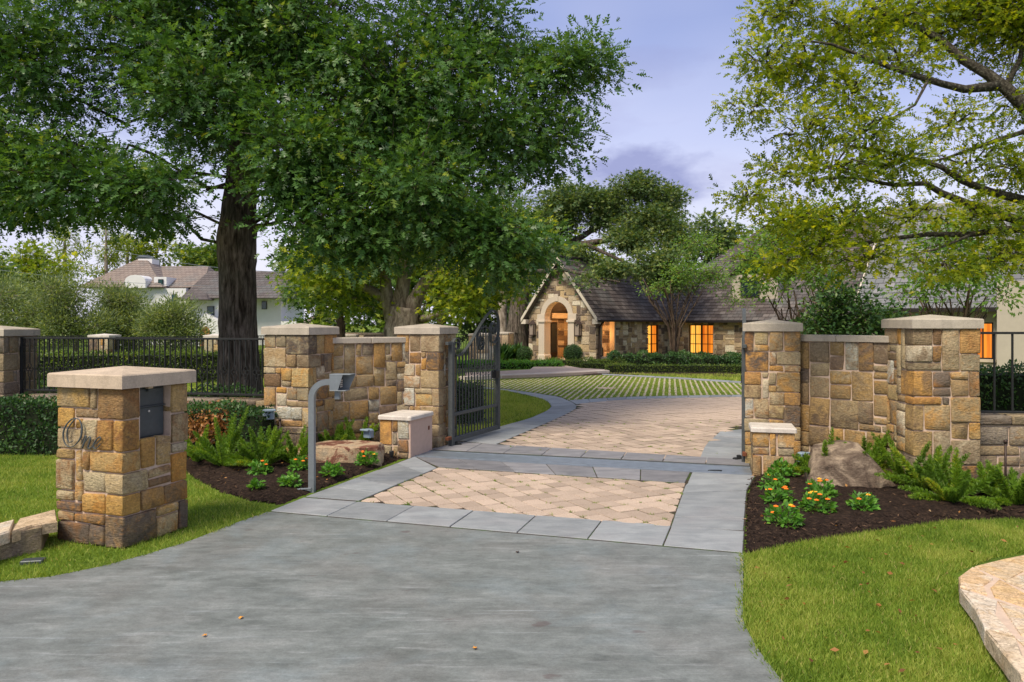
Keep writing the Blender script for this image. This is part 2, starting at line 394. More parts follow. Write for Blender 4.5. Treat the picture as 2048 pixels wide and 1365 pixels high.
q = NT('bark_oak', .95, .15); v = q.pos()
g = q.noise(q.scale(v, (1, 1, .16)), 15, 6, .68, .5)
q.base(q.mix(q.ramp(q.noise(v, 2.5, 4), [(.45, 0.0), (.75, .5)]), q.ramp(g, [(.36, (.026, .019, .013)), (.50, (.11, .086, .066)), (.66, (.25, .205, .165))]), (.06, .065, .045)))
q.bump(g, 1.0, .08); M['bark'] = q.m
q = NT('bark_pale', .9, .15); v = q.pos(); g = q.noise(q.scale(v, (1, 1, .4)), 5, 6, .68, .8)
q.base(q.ramp(g, [(.34, (.11, .085, .065)), (.50, (.29, .235, .185)), (.68, (.50, .43, .36))])); q.bump(g, .7, .08); M['bark_pale'] = q.m
q = NT('bark_brown', .9, .15); v = q.pos(); g = q.noise(q.scale(v, (1, 1, .3)), 12, 5, .68)
q.base(q.ramp(g, [(.34, (.05, .034, .024)), (.6, (.15, .105, .07))])); q.bump(g, .7, .03); M['bark_brown'] = q.m
q = NT('bark_lichen', .9, .15); v = q.pos(); g = q.noise(q.scale(v, (1, 1, 1)), 26, 5, .68)
q.base(q.ramp(g, [(.34, (.022, .018, .013)), (.52, (.06, .052, .038)), (.68, (.17, .16, .12))])); q.bump(g, .8, .03); M['bark_lichen'] = q.m

M['leaf_oak'] = leaf_mat('oak_leaf', [(0, (.016, .046, .010)), (.35, (.034, .080, .016)), (.65, (.055, .112, .026)), (.88, (.080, .145, .045)), (.97, (.14, .17, .02)), (.99, (.14, .17, .02)), (1, (.25, .10, .03))], .34, .40, .45, (1.8, 1.6, .5), 1.8)
M['leaf_right'] = leaf_mat('right_oak_leaf', [(0, (.034, .062, .007)), (.3, (.076, .114, .009)), (.6, (.125, .162, .010)), (.88, (.195, .215, .014)), (.985, (.27, .26, .025)), (1, (.22, .06, .02))], .58, .55, .25, (1.75, 1.6, .42), 1.75)
M['leaf_back'] = leaf_mat('back_leaf', [(0, (.022, .048, .010)), (.4, (.045, .085, .015)), (.75, (.085, .125, .018)), (1, (.16, .18, .022))], .35, gain=1.9)
M['leaf_yellow'] = leaf_mat('yellow_leaf', [(0, (.04, .07, .008)), (.4, (.085, .125, .010)), (.75, (.14, .17, .012)), (1, (.24, .24, .02))], .45, gain=1.9)
M['leaf_live'] = leaf_mat('live_oak_leaf', [(0, (.024, .050, .014)), (.4, (.050, .085, .028)), (.75, (.090, .125, .040)), (1, (.17, .19, .05))], .3, gain=1.7)
M['leaf_olive'] = leaf_mat('myrtle_leaf', [(0, (.04, .060, .024)), (.4, (.075, .105, .04)), (.75, (.125, .155, .06)), (1, (.20, .22, .085))], .35, gain=1.9)
M['leaf_hedge'] = leaf_mat('hedge_leaf', [(0, (.010, .028, .008)), (.4, (.022, .055, .014)), (.75, (.045, .090, .02)), (1, (.09, .14, .035))], .25, gain=1.8)
M['leaf_hedge_lit'] = leaf_mat('lit_hedge_leaf', [(0, (.025, .05, .008)), (.4, (.055, .09, .012)), (.75, (.10, .145, .018)), (1, (.19, .21, .03))], .3)  # lit copy of the hedge leaf: light put into brighter, yellower greens
M['leaf_brown'] = leaf_mat('dead_leaf', [(0, (.09, .035, .012)), (.5, (.20, .085, .025)), (1, (.33, .17, .05))], .25)
M['leaf_crepe'] = leaf_mat('crepe_leaf', [(0, (.035, .075, .014)), (.4, (.065, .125, .022)), (.75, (.10, .17, .03)), (.95, (.17, .22, .04)), (1, (.38, .26, .03))], .42, gain=1.9)
M['leaf_fern'] = leaf_mat('fern_leaf', [(0, (.05, .10, .010)), (.5, (.095, .175, .018)), (.85, (.16, .245, .022)), (1, (.30, .30, .03))], .35)
M['leaf_lantana'] = leaf_mat('lantana_leaf', [(0, (.03, .09, .012)), (.5, (.06, .16, .018)), (1, (.12, .25, .03))], .3)
M['grass'] = leaf_mat('grass_blade', [(0, (.06, .11, .014)), (.4, (.115, .185, .022)), (.72, (.185, .255, .034)), (.93, (.29, .32, .07)), (1, (.42, .34, .15))], .3, .6, .2, None, 1.25)
M['flower'] = plain('orange_flower', (.85, .20, .015), .7, .2, 60)
M['flower_y'] = plain('yellow_flower', (.9, .45, .03), .7, .2, 60)
M['dead_leaf_flat'] = plain('fallen_leaf', (.62, .27, .04), .8, .2, 40)

def rock_mat(name, stops):
    q = NT(name, .88, .2); v = q.pos()
    a = q.ramp(q.noise(v, 3.4, 7, .66, .7), stops)
    a = q.mix(.8, a, q.ramp(q.noise(v, 45, 5, .7), [(.25, .6), (.75, 1.35)]), 'MULTIPLY'); q.base(a)
    q.bump(q.mix(.5, q.noise(v, 9, 7, .68), q.noise(q.scale(v, (1, 1, 3)), 18, 6, .7)), .8, .05); return q.m
M['rock_brown'] = rock_mat('brown_boulder', [(.32, (.035, .028, .022)), (.42, (.12, .085, .06)), (.50, (.18, .135, .095)), (.58, (.30, .23, .16)), (.64, (.40, .31, .21)), (.72, (.13, .10, .075))])
M['rock_red'] = rock_mat('tan_boulder', [(.32, (.13, .052, .032)), (.44, (.20, .085, .055)), (.50, (.46, .33, .20)), (.62, (.38, .30, .20)), (.76, (.29, .25, .18))])

def roof_mat(name, cols, w=.22):
    q = NT(name, .75, .2); uv = q.n('ShaderNodeUVMap').outputs[0]
    s_ = q.n('ShaderNodeSeparateXYZ'); q.t.links.new(uv, s_.inputs[0])
    row = q.math('FLOOR', s_.outputs[1]); odd = q.math('MULTIPLY', q.math('FRACT', q.math('MULTIPLY', row, .5)), 1.0)
    x = q.math('ADD', q.math('DIVIDE', s_.outputs[0], w), odd)
    cell = q.n('ShaderNodeCombineXYZ'); q.t.links.new(q.math('FLOOR', x), cell.inputs[0]); q.t.links.new(row, cell.inputs[1])
    wn_ = q.n('ShaderNodeTexWhiteNoise'); q.t.links.new(cell.outputs[0], wn_.inputs[0])
    fx = q.math('FRACT', x); gap = q.ramp(fx, [(0, .25), (.06, 1.0), (.94, 1.0), (1, .25)])
    a = q.ramp(wn_.outputs[0], [(i / (len(cols) - 1), c) for i, c in enumerate(cols)])
    pn = q.ramp(q.noise(q.pos(), .5, 5, .6), [(.5, 0.0), (.68, 1.0)])
    a = q.mix(q.math('MULTIPLY', pn, .5), a, (.16, .175, .17))
    a = q.mix(1.0, a, gap, 'MULTIPLY'); q.base(a)
    q.bump(q.mix(.5, gap, wn_.outputs[0]), .6, .03); return q.m
M['slate'] = roof_mat('slate_roof', [(.055, .043, .040), (.12, .098, .088), (.075, .060, .056), (.17, .145, .13), (.06, .05, .048)], .34)
M['slate_grey'] = roof_mat('grey_slate_roof', [(.13, .13, .135), (.20, .20, .20), (.16, .165, .165), (.26, .25, .245)], .3)
M['shingle_brown'] = roof_mat('brown_shingle_roof', [(.21, .165, .14), (.26, .21, .175), (.235, .185, .155)], .4)
M['shingle_dark'] = roof_mat('dark_shingle_roof', [(.10, .085, .08), (.135, .115, .105)], .4)

def lit(name, c0, c1, st):
    q = NT(name, .25, .5); v = q.pos(); q.base((.03, .012, .004))
    n = q.noise(q.scale(v, (6, 6, .25)), 1.6, 3, .5)
    q.set(q.b.inputs['Emission Color'], q.ramp(n, [(.3, c0), (.7, c1)])); q.b.inputs['Emission Strength'].default_value = st; return q.m
M['lit'] = lit('lit_curtain', (.50, .085, .006), (.95, .30, .025), .95)
M['lit_bright'] = lit('lit_curtain_bright', (.85, .22, .015), (1.0, .60, .10), 1.05)
M['lamp'] = lit('lamp_shade_glow', (1, .62, .2), (1, .75, .35), 2.2)
q = NT('window_glass', .06, .6); q.base((.02, .03, .035)); M['glass'] = q.m
q = NT('window_glass_teal', .1, .6); q.base((.03, .07, .075)); M['glass_teal'] = q.m
# ---------------------------------------------------------------- ground and hard surfaces
def xy(p): return (p[0], p[1])
def gp(lst, z=0.0): return [xy(G(a, b, z)) for a, b in lst]
def clip_poly(sub, clip):
    """Sutherland-Hodgman against a convex counter-clockwise polygon"""
    out = list(sub)
    for i in range(len(clip)):
        a, b = clip[i], clip[(i + 1) % len(clip)]
        inp, out = out, []
        def side(p): return (b[0] - a[0]) * (p[1] - a[1]) - (b[1] - a[1]) * (p[0] - a[0])
        for j in range(len(inp)):
            p, q_ = inp[j], inp[(j + 1) % len(inp)]
            sp, sq = side(p), side(q_)
            if sp >= 0: out.append(p)
            if sp * sq < 0:
                t = sp / (sp - sq); out.append((p[0] + (q_[0] - p[0]) * t, p[1] + (q_[1] - p[1]) * t))
        if not out: return []
    return out
def area(p): return .5 * sum(p[i][0] * p[(i + 1) % len(p)][1] - p[(i + 1) % len(p)][0] * p[i][1] for i in range(len(p)))
def ccw(p): return p if area(p) > 0 else p[::-1]
def inside(p, poly):
    c = False; n = len(poly)
    for i in range(n):
        a, b = poly[i], poly[(i + 1) % n]
        if (a[1] > p[1]) != (b[1] > p[1]) and p[0] < (b[0] - a[0]) * (p[1] - a[1]) / (b[1] - a[1]) + a[0]: c = not c
    return c
def shrink(poly, g):
    cx = sum(p[0] for p in poly) / len(poly); cy = sum(p[1] for p in poly) / len(poly); o = []
    for p in poly:
        d = math.hypot(p[0] - cx, p[1] - cy) or 1; k = max(.2, 1 - g * 1.3 / d); o.append((cx + (p[0] - cx) * k, cy + (p[1] - cy) * k))
    return o

g_ = MB(); g_.add([(-600, -60, 0), (600, -60, 0), (600, 1200, 0), (-600, 1200, 0)], [(0, 1, 2, 3)])
ground = struct('ground', g_, M['lawn'])

drive_px = [(535, 1028), (470, 1051), (385, 1085), (300, 1112), (200, 1139), (100, 1159), (0, 1169), (-200, 1178), (-700, 1185)]
drive_r = [(1487, 1113), (1486, 1180), (1485, 1240), (1490, 1258), (1500, 1278), (1520, 1312), (1560, 1365), (1640, 1440), (1800, 1560), (2200, 1780)]
dp = gp(drive_px) + [(-9, -6), (9, -6)] + gp(drive_r)[::-1]
driveway = struct('driveway', MB().prism(dp, -.10, .022), M['concrete'])

bed_px = [(535, 1028), (835, 913), (895, 884), (1005, 854), (1059, 839), (1096, 822), (1103, 814), (1093, 803), (1059, 793), (1006, 782), (880, 773), (880, 765), (1000, 761), (1204, 749), (1484, 764), (1800, 783), (1800, 810), (1700, 850), (1500, 856), (1500, 930), (1512, 955), (1495, 985), (1487, 1113)]
bed = struct('paving_bed', MB().prism(gp(bed_px), -.08, .019), M['joint'])

nslab = 0
def slab_quad(a, b, c, d, m, z=.028, gap=.0065):
    p = ccw([xy(a), xy(b), xy(c), xy(d)])
    return obj('slab', MB().prism(shrink(p, gap), -.04, z + rng.uniform(-.003, .003), .005), m, bed)
def band(A, B, m, n, z=.028):
    """slabs between two pixel polylines, n per whole band by arc length"""
    A = [G(*p) for p in A]; B = [G(*p) for p in B]
    def at(L, t):
        ds = [(L[i + 1] - L[i]).length for i in range(len(L) - 1)]; s = t * sum(ds)
        for i, d in enumerate(ds):
            if s <= d or i == len(ds) - 1: return L[i].lerp(L[i + 1], s / d)
            s -= d
    for i in range(n):
        slab_quad(at(A, i / n), at(A, (i + 1) / n), at(B, (i + 1) / n), at(B, i / n), m, z)
SL, SD = M['slab'], M['slab_dark']
band([(540, 1027), (1486, 1111)], [(607, 1000), (1489, 1068)], SL, 7)                        # front row
band([(611, 998), (829, 917)], [(719, 1006), (874, 940)], SL, 5)                              # left column
band([(1488, 1066), (1494, 985), (1510, 957)], [(1341, 1058), (1371, 972), (1381, 965)], SL, 6)  # right column
band([(833, 918), (1381, 948)], [(878, 938), (1370, 970)], SD, 6)                             # in front of the track
slab_quad(G(1384, 948), G(1509, 955), G(1500, 968), G(1375, 969), SL)
band([(862, 902), (1500, 935)], [(898, 886), (1500, 924)], SD, 8)                             # behind the track
band([(905, 884), (1005, 855), (1059, 840), (1096, 823), (1103, 814), (1093, 803), (1059, 793), (1006, 782), (900, 774)],
     [(993, 892), (1067, 860), (1107, 843), (1138, 828), (1154, 818), (1153, 811), (1120, 796), (1010, 780), (900, 771.5)], SL, 22)
band([(1153, 811), (1190, 806), (1260, 801), (1350, 798), (1484, 796), (1800, 793)], [(1138, 803), (1190, 799.5), (1260, 796), (1350, 793.6), (1484, 792), (1800, 789)], SL, 16)
band([(1204, 751), (1350, 759), (1484, 768.5), (1800, 788)], [(1204, 749), (1350, 756), (1484, 764.5), (1800, 783)], SL, 14)
band([(1397, 924), (1412, 890), (1441, 866), (1488, 861)], [(1497, 924), (1497, 902), (1497, 880), (1497, 864)], SL, 6)

# steel gate track in the paving
tl0, tl1, tr0, tr1 = G(819, 917.5), G(859, 903.5), G(1511, 955), G(1509, 937)
tk = thing('gate_track', 'blue grey steel track plate set across the drive at the gate', 'gate track', tuple((tl0 + tr1) / 2))
obj('plate', MB().prism(ccw([xy(tl0), xy(tr0), xy(tr1), xy(tl1)]), -.02, .027), M['track'], tk, world=True)
for a, b, o_ in ((tl0, tr0, 0.16), (tl0, tr0, .84), (tl0, tr0, .93)):
    pa, pb = tl0.lerp(tl1, o_), tr0.lerp(tr1, o_); d = (pb - pa).normalized(); n_ = Vector((-d.y, d.x, 0)) * .008
    obj('rail', MB().prism(ccw([xy(pa - n_), xy(pb - n_), xy(pb + n_), xy(pa + n_)]), .02, .034, .003), M['iron_gate'] if o_ > .9 else M['track'], tk, world=True)
hp = G(1430, 947); hm = MB(); hm.tube([hp + Vector((.09 * math.cos(t), .03 * math.sin(t), .035)) for t in np.linspace(0, math.pi, 9)], .008, 6)
obj('pull_handle', hm, M['iron'], tk, world=True)

CORN = []
# pavers: squares laid at 45 degrees to the drive
def pavers(panel_px, side, ang, limit, whole=False, zt=.029):
    panel = ccw(gp(panel_px)); hull = panel
    cx = sum(p[0] for p in panel) / len(panel); cy = sum(p[1] for p in panel) / len(panel)
    ca, sa = math.cos(ang), math.sin(ang); out = []
    n = int(16 / side)
    for i in range(-n, n):
        for j in range(-n, n):
            off = (.5 * side if j % 2 else 0) * 0
            q4 = [(-.5, -.5), (.5, -.5), (.5, .5), (-.5, .5)]
            pts = []
            for a, b in q4:
                u = (i + a * .93) * side + off; w = (j + b * .93) * side
                u += rng.uniform(-.006, .006); w += rng.uniform(-.006, .006)
                pts.append((cx + u * ca - w * sa, cy + u * sa + w * ca))
            c = (sum(p[0] for p in pts) / 4, sum(p[1] for p in pts) / 4)
            if math.hypot(c[0] - cx, c[1] - cy) > 12: continue
            if whole:
                if not inside(c, panel): continue
                poly = ccw(pts)
            else:
                poly = clip_poly(ccw(pts), hull)
                if len(poly) < 3 or abs(area(poly)) < side * side * .06: continue
            out.append((c[1], poly))
    out.sort(key=lambda t: t[0]); rest = MB()
    for k, (d, poly) in enumerate(out):
        z = zt + rng.uniform(-.004, .004)
        if k < limit: obj('paver', MB().prism(poly, -.03, z, .006), M['paver'], bed); CORN.extend((p_, z) for p_ in poly)
        else: rest.prism(poly, -.03, z)
    if rest.v:
        o = obj('pavers', rest, M['paver'], bed); o['kind'] = 'stuff'
pavers([(722, 1007), (877, 940), (1371, 972), (1340, 1059)], .23, R(27), 999)
pavers([(985, 897), (1060, 864), (1107, 843), (1138, 829), (1156, 819), (1156, 809), (1190, 804), (1260, 800), (1350, 796.5), (1484, 795), (1800, 792), (1800, 812), (1700, 850), (1490, 850), (1452, 863), (1428, 888), (1412, 928)], .25, R(27), 265, True, .023)

# turf paving: pale strips with grass between
turf = ccw(gp([(1138, 803), (1190, 799), (1260, 795.5), (1350, 793.3), (1484, 791.5), (1800, 788.5), (1484, 769), (1350, 759.5), (1204, 752), (1000, 762), (890, 766), (890, 771), (1010, 779), (1120, 795)]))
tb = struct('turf_paving', MB().prism(turf, -.04, .022), M['lawn'])
da = R(11.5); d_ = (math.sin(da), math.cos(da)); n_ = (d_[1], -d_[0])
ds = .172
for k in range(-45, 60):
    o0 = (n_[0] * k * ds + d_[0] * 20, n_[1] * k * ds + d_[1] * 20)
    ts = np.arange(-3, 14, .05); ins = [inside((o0[0] + d_[0] * t, o0[1] + d_[1] * t), turf) for t in ts]
    if sum(ins) < 6: continue
    runs = []; i = 0
    while i < len(ts):
        if ins[i]:
            j = i
            while j + 1 < len(ts) and ins[j + 1]: j += 1
            if j - i > 5: runs.append((ts[i], ts[j]))
            i = j + 1
        else: i += 1
    m_ = MB()
    for a, b in runs:
        t = a
        while t < b - .1:
            t2 = min(b, t + .42)
            w = .032 * rng.uniform(.7, 1.2); e_ = .01
            p = []
            for tt, sg in ((t, -1), (t2 - .03, -1), (t2 - .03, 1), (t, 1)):
                p.append((o0[0] + d_[0] * tt + n_[0] * sg * w, o0[1] + d_[1] * tt + n_[1] * sg * w))
            m_.prism(p, 0, .031 + rng.uniform(-.004, .003)); t = t2
    if m_.v: obj('paver_strip', m_, M['turf_strip'], tb)
dc = P(1213, 778.5, 3100 / 130.5); dm = MB(); dm.lathe([(.30, 0), (.30, .032), (.28, .036)], 20, (dc.x, dc.y, 0))
tag(obj('drain_cover', dm, M['path']), 'round flat drain cover set in the turf paving', 'drain cover')

# entry walk and step to the house
walk = struct('entry_walk', MB().prism(gp([(930, 760.5), (1090, 754.5), (1219, 747.2), (1219, 744.5), (1160, 741), (1115, 733), (1105, 727), (1070, 727), (1072, 735), (1060, 744), (930, 751)]), -.05, .10), M['path'])
a, b = G(930, 761.3), G(1219.5, 747.4)
for i in range(9):
    p, q_ = a.lerp(b, i / 9), a.lerp(b, (i + 1) / 9); d = (q_ - p).normalized(); nn = Vector((-d.y, d.x, 0))
    obj('step_stone', MB().prism(shrink(ccw([xy(p), xy(q_), xy(q_ + nn * .45), xy(p + nn * .45)]), .006), -.02, .125, .01), M['step'], walk)

# mulch beds with rough surface
def terrain(name, poly, m, res, amp, hmax=.0, seed=0, edge=.25):
    poly = ccw(poly); xs = [p[0] for p in poly]; ys = [p[1] for p in poly]
    nx = int((max(xs) - min(xs)) / res) + 2; ny = int((max(ys) - min(ys)) / res) + 2
    idx = {}; mb = MB()
    def edist(x, y):
        dm = 9
        for i in range(len(poly)):
            a, b = Vector(poly[i]), Vector(poly[(i + 1) % len(poly)]); ab = b - a; p = Vector((x, y)) - a
            t = max(0, min(1, p.dot(ab) / (ab.length_squared or 1))); dm = min(dm, (p - ab * t).length)
        return dm
    for i in range(nx):
        for j in range(ny):
            x, y = min(xs) + i * res, min(ys) + j * res
            ins = inside((x, y), poly); dd = edist(x, y)
            if not ins and dd > res * .75: continue
            k = min(1, dd / edge) if ins else 0
            z = .012 + hmax * k + (k * .8 + .2) * amp * (noise.noise(Vector((x * 9, y * 9, seed))) + .7 * noise.noise(Vector((x * 25, y * 25, seed))) + .6)
            idx[i, j] = len(mb.v); mb.v.append((x, y, max(z, .003) if ins else -.015))
    for (i, j) in list(idx):
        k4 = [(i, j), (i + 1, j), (i + 1, j + 1), (i, j + 1)]
        if all(k in idx for k in k4): mb.f.append(tuple(idx[k] for k in k4))
    return struct(name, mb, m, True), poly
mulchL, polyML = terrain('mulch_bed', gp([(360, 935), (395, 962), (440, 985), (500, 1003), (560, 1011), (612, 990), (700, 957), (790, 924), (812, 915), (780, 890), (690, 868), (560, 860), (360, 895)]), M['mulch'], .06, .02, .05, 3)
mulchR, polyMR = terrain('mulch_bed', gp([(1490, 1110), (1493, 1000), (1505, 962), (1520, 935), (1620, 905), (1790, 925), (2060, 930), (2300, 985), (2300, 1060), (2150, 1050), (2040, 1043), (1960, 1042), (1880, 1049), (1800, 1060), (1700, 1075), (1600, 1090), (1540, 1100)]), M['mulch'], .06, .022, .07, 8)
def surf(poly, hmax): return hmax
mulchH, polyMH = terrain('mulch_bed', gp([(-200, 912), (112, 908), (240, 930), (380, 925), (380, 890), (-200, 870)]), M['mulch'], .08, .015, .01, 4)
mulchF, polyMF = terrain('mulch_bed', gp([(1160, 752), (1230, 750), (1500, 756), (1640, 752), (1640, 728), (1150, 726)]), M['mulch'], .25, .01, .01, 5)
# ---------------------------------------------------------------- masonry
def pack(nx, nz, occ, rg, wmax=4, hmax=4):
    rects = []
    for j in range(nz):
        for i in range(nx):
            if occ[j][i]: continue
            w = rg.choice([1, 2, 2, 2, 3, 3, 3, 4, 4, 5][:6 + wmax - 2] if wmax > 2 else [1, 2, 2]); h = rg.choice([1, 1, 2, 2, 2, 3, 3, 4][:4 + hmax])
            if w == 1 and h > 2: h = 2
            ww = 0
            while ww < w and i + ww < nx and not occ[j][i + ww]: ww += 1
            # avoid leaving one-cell slivers
            if i + ww < nx and not occ[j][i + ww] and (i + ww + 1 >= nx or occ[j][i + ww + 1]) and ww < wmax + 1: ww += 1
            hh = 1
            while hh < h and j + hh < nz and all(not occ[j + hh][i + k] for k in range(ww)): hh += 1
            if j + hh == nz - 1 and all(not occ[j + hh][i + k] for k in range(ww)): hh += 1
            for b in range(hh):
                for a in range(ww): occ[j + b][i + a] = True
            rects.append((i, j, i + ww, j + hh))
    return rects
def face_stone(x0, x1, z0, z1, p, rg, r=.013, back=.03, fine=True):
    """rough faced stone; x right, z up, -y out of the wall"""
    w, h = x1 - x0, z1 - z0; r = min(r, w * .25, h * .25)
    def axis(a, b):
        L = b - a; k = [a, a + r]
        if fine and L > .16: k.append((a + b) / 2 + rg.uniform(-.15, .15) * L)
        return k + [b - r, b]
    xs, zs = axis(x0, x1), axis(z0, z1); nx, nz = len(xs), len(zs)
    cj = {k: (rg.uniform(-.8, .9) * r, rg.uniform(-.8, .9) * r) for k in ((0, 0), (0, 1), (1, 0), (1, 1))}
    tx, tz = rg.uniform(-.012, .012), rg.uniform(-.012, .012)
    v = []
    for j, z in enumerate(zs):
        for i, x in enumerate(xs):
            u, t = (x - x0) / w, (z - z0) / h
            jx = sum(cj[a, b][0] * (u if a else 1 - u) * (t if b else 1 - t) for a in (0, 1) for b in (0, 1))
            jz = sum(cj[a, b][1] * (u if a else 1 - u) * (t if b else 1 - t) for a in (0, 1) for b in (0, 1))
            ex, ez = i in (0, nx - 1), j in (0, nz - 1)
            y = -p + rg.uniform(-.007, .006) + tx * (u - .5) + tz * (t - .5)
            if ex or ez: y = -p + r * .75 + rg.uniform(-.002, .002)
            if ex and ez: y += r * .15; jx += (r * .25 if i == 0 else -r * .25); jz += (r * .25 if j == 0 else -r * .25)
            v.append((x + jx, y, z + jz))
    f = []
    for j in range(nz - 1):
        for i in range(nx - 1): f.append((j * nx + i, j * nx + i + 1, (j + 1) * nx + i + 1, (j + 1) * nx + i))
    per = [i for i in range(nx)] + [j * nx + nx - 1 for j in range(1, nz)] + [(nz - 1) * nx + i for i in range(nx - 2, -1, -1)] + [j * nx for j in range(nz - 2, 0, -1)]
    o = len(v)
    for k in per: v.append((v[k][0], back, v[k][2]))
    n = len(per)
    for k in range(n): f.append((per[(k + 1) % n], per[k], o + k, o + (k + 1) % n))
    return v, f
def rbox(x0, x1, y0, y1, z0, z1, r, amp, rg):
    cs = []
    for a, b in ((x0, x1), (y0, y1), (z0, z1)): cs.append([a, a + r, b - r, b])
    c = ((x0 + x1) / 2, (y0 + y1) / 2, (z0 + z1) / 2); hs = ((x1 - x0) / 2 - r, (y1 - y0) / 2 - r, (z1 - z0) / 2 - r)
    vid = {}; v = []; f = []
    def vert(i, j, k):
        if (i, j, k) in vid: return vid[i, j, k]
        p = Vector((cs[0][i], cs[1][j], cs[2][k])); q = Vector([max(-hs[m], min(hs[m], p[m] - c[m])) + c[m] for m in range(3)])
        d = p - q
        if d.length > 1e-9: p = q + d.normalized() * r * (1.0 if d.length < r * 1.01 else 1.12)
        p += Vector((rg.uniform(-amp, amp), rg.uniform(-amp, amp), rg.uniform(-amp, amp)))
        vid[i, j, k] = len(v); v.append(p); return vid[i, j, k]
    for s_ in (0, 3):
        for a in range(3):
            for b in range(3):
                q1 = [(a, b), (a + 1, b), (a + 1, b + 1), (a, b + 1)]
                if s_ == 0: q1 = q1[::-1]
                f.append([vert(i, j, s_) for i, j in q1])
                f.append([vert(s_, i, j) for i, j in q1])
                f.append([vert(j, s_, i) for i, j in q1])
    return v, f
FR = [lambda w, d: Matrix.Translation((-w / 2, -d / 2, 0)),
      lambda w, d: Matrix.Translation((w / 2, -d / 2, 0)) @ Matrix.Rotation(R(90), 4, 'Z'),
      lambda w, d: Matrix.Translation((w / 2, d / 2, 0)) @ Matrix.Rotation(R(180), 4, 'Z'),
      lambda w, d: Matrix.Translation((-w / 2, d / 2, 0)) @ Matrix.Rotation(R(270), 4, 'Z')]
def stonework(root, w, d, h, m, seed, cell=.095, faces=(0, 1, 2, 3), quoins=(0, 1, 2, 3), gap=.0075, mask=None, core=True, z0=0., proud=.021, wmax=4, hmax=4, skipq=None):
    rg = random.Random(seed); Ls = [w, d, w, d]
    nz = max(1, round(h / cell)); cz = h / nz; nxs = [max(1, round(L / cell)) for L in Ls]; cws = [L / n for L, n in zip(Ls, nxs)]
    occ = [[[bool(mask and mask(k, (i + .5) * cws[k], z0 + (j + .5) * cz)) for i in range(nxs[k])] for j in range(nz)] for k in range(4)]
    for c in quoins:
        f0, f1 = c, (c + 1) % 4; j = 0; alt = rg.random() < .5
        while j < nz:
            hq = rg.choice([1, 2, 2, 3, 3]); hq = min(hq, nz - j)
            if nz - j - hq == 1: hq += 1
            la, lb = (rg.choice([2, 3, 3, 4]), rg.choice([1, 2, 2])); alt = not alt
            if alt: la, lb = lb, la
            la = min(la, nxs[f0] // 2); lb = min(lb, nxs[f1] // 2); la = max(1, la); lb = max(1, lb)
            def blocked(la, lb): return any(occ[f0][j + b][nxs[f0] - 1 - a] for a in range(la) for b in range(hq)) or any(occ[f1][j + b][a] for a in range(lb) for b in range(hq))
            while blocked(la, lb) and la + lb > 2:
                if la >= lb: la -= 1
                else: lb -= 1
            if blocked(la, lb): j += 1; continue
            for b in range(hq):
                for a in range(la): occ[f0][j + b][nxs[f0] - 1 - a] = True
                for a in range(lb): occ[f1][j + b][a] = True
            p = proud * rg.uniform(.7, 1.25)
            v, f = rbox(w / 2, w / 2, 0, 0, 0, 0, 0, 0, rg) if False else (None, None)
            A, B = la * cws[f0] - gap, lb * cws[f1] - gap
            # local corner frame: x along -face0 direction, y along face1 direction
            v, f = rbox(-A, p, -p, B, z0 + j * cz + gap, z0 + (j + hq) * cz - gap, .013, .0055, rg)
            Mx = FR[f0](w, d) @ Matrix.Translation((Ls[f0], 0, 0))
            mb = MB(); mb.add([Mx @ Vector(q_) for q_ in v], f)
            obj('stone', mb, m, root, True); j += hq
    for k in faces:
        for (i0, j0, i1, j1) in pack(nxs[k], nz, occ[k], rg, wmax, hmax):
            p = proud * rg.uniform(.45, 1.45)
            v, f = face_stone(i0 * cws[k] + gap, i1 * cws[k] - gap, z0 + j0 * cz + gap, z0 + j1 * cz - gap, p, rg)
            Mx = FR[k](w, d); mb = MB(); mb.add([Mx @ Vector(q_) for q_ in v], f)
            obj('stone', mb, m, root, True)
    if core: obj('mortar_core', MB().box(-w / 2 + .002, w / 2 - .002, -d / 2 + .002, d / 2 - .002, z0 - .1, z0 + h), M['mortar'], root)
def pyramid_cap(root, w, d, z, t, peak, over, m):
    mb = MB(); b = .012; W2, D2 = w / 2 + over, d / 2 + over; v = []
    for x, y, zz in ((W2, D2, z), (W2, D2, z + t - b), (W2 - b, D2 - b, z + t)):
        v += [(-x, -y, zz), (x, -y, zz), (x, y, zz), (-x, y, zz)]
    v.append((0, 0, z + t + peak)); f = [(3, 2, 1, 0)]
    for k in range(2):
        for i in range(4): f.append((k * 4 + i, k * 4 + (i + 1) % 4, k * 4 + 4 + (i + 1) % 4, k * 4 + 4 + i))
    for i in range(4): f.append((8 + i, 8 + (i + 1) % 4, 12))
    mb.add(v, f); obj('cap', mb, m, root)
def pier(label, c, rz, w, d, h, seed, capt=.115, peak=.055, over=.05, m='stone', capm='cap', quo=(0, 1, 2, 3), group=None, cell=.095):
    t = thing('stone_pier', label, 'pier', (c[0], c[1], 0), rz, group)
    stonework(t, w, d, h, M[m], seed, cell, quoins=quo)
    pyramid_cap(t, w, d, h, capt, peak, over, M[capm]); return t

A18 = R(-18)
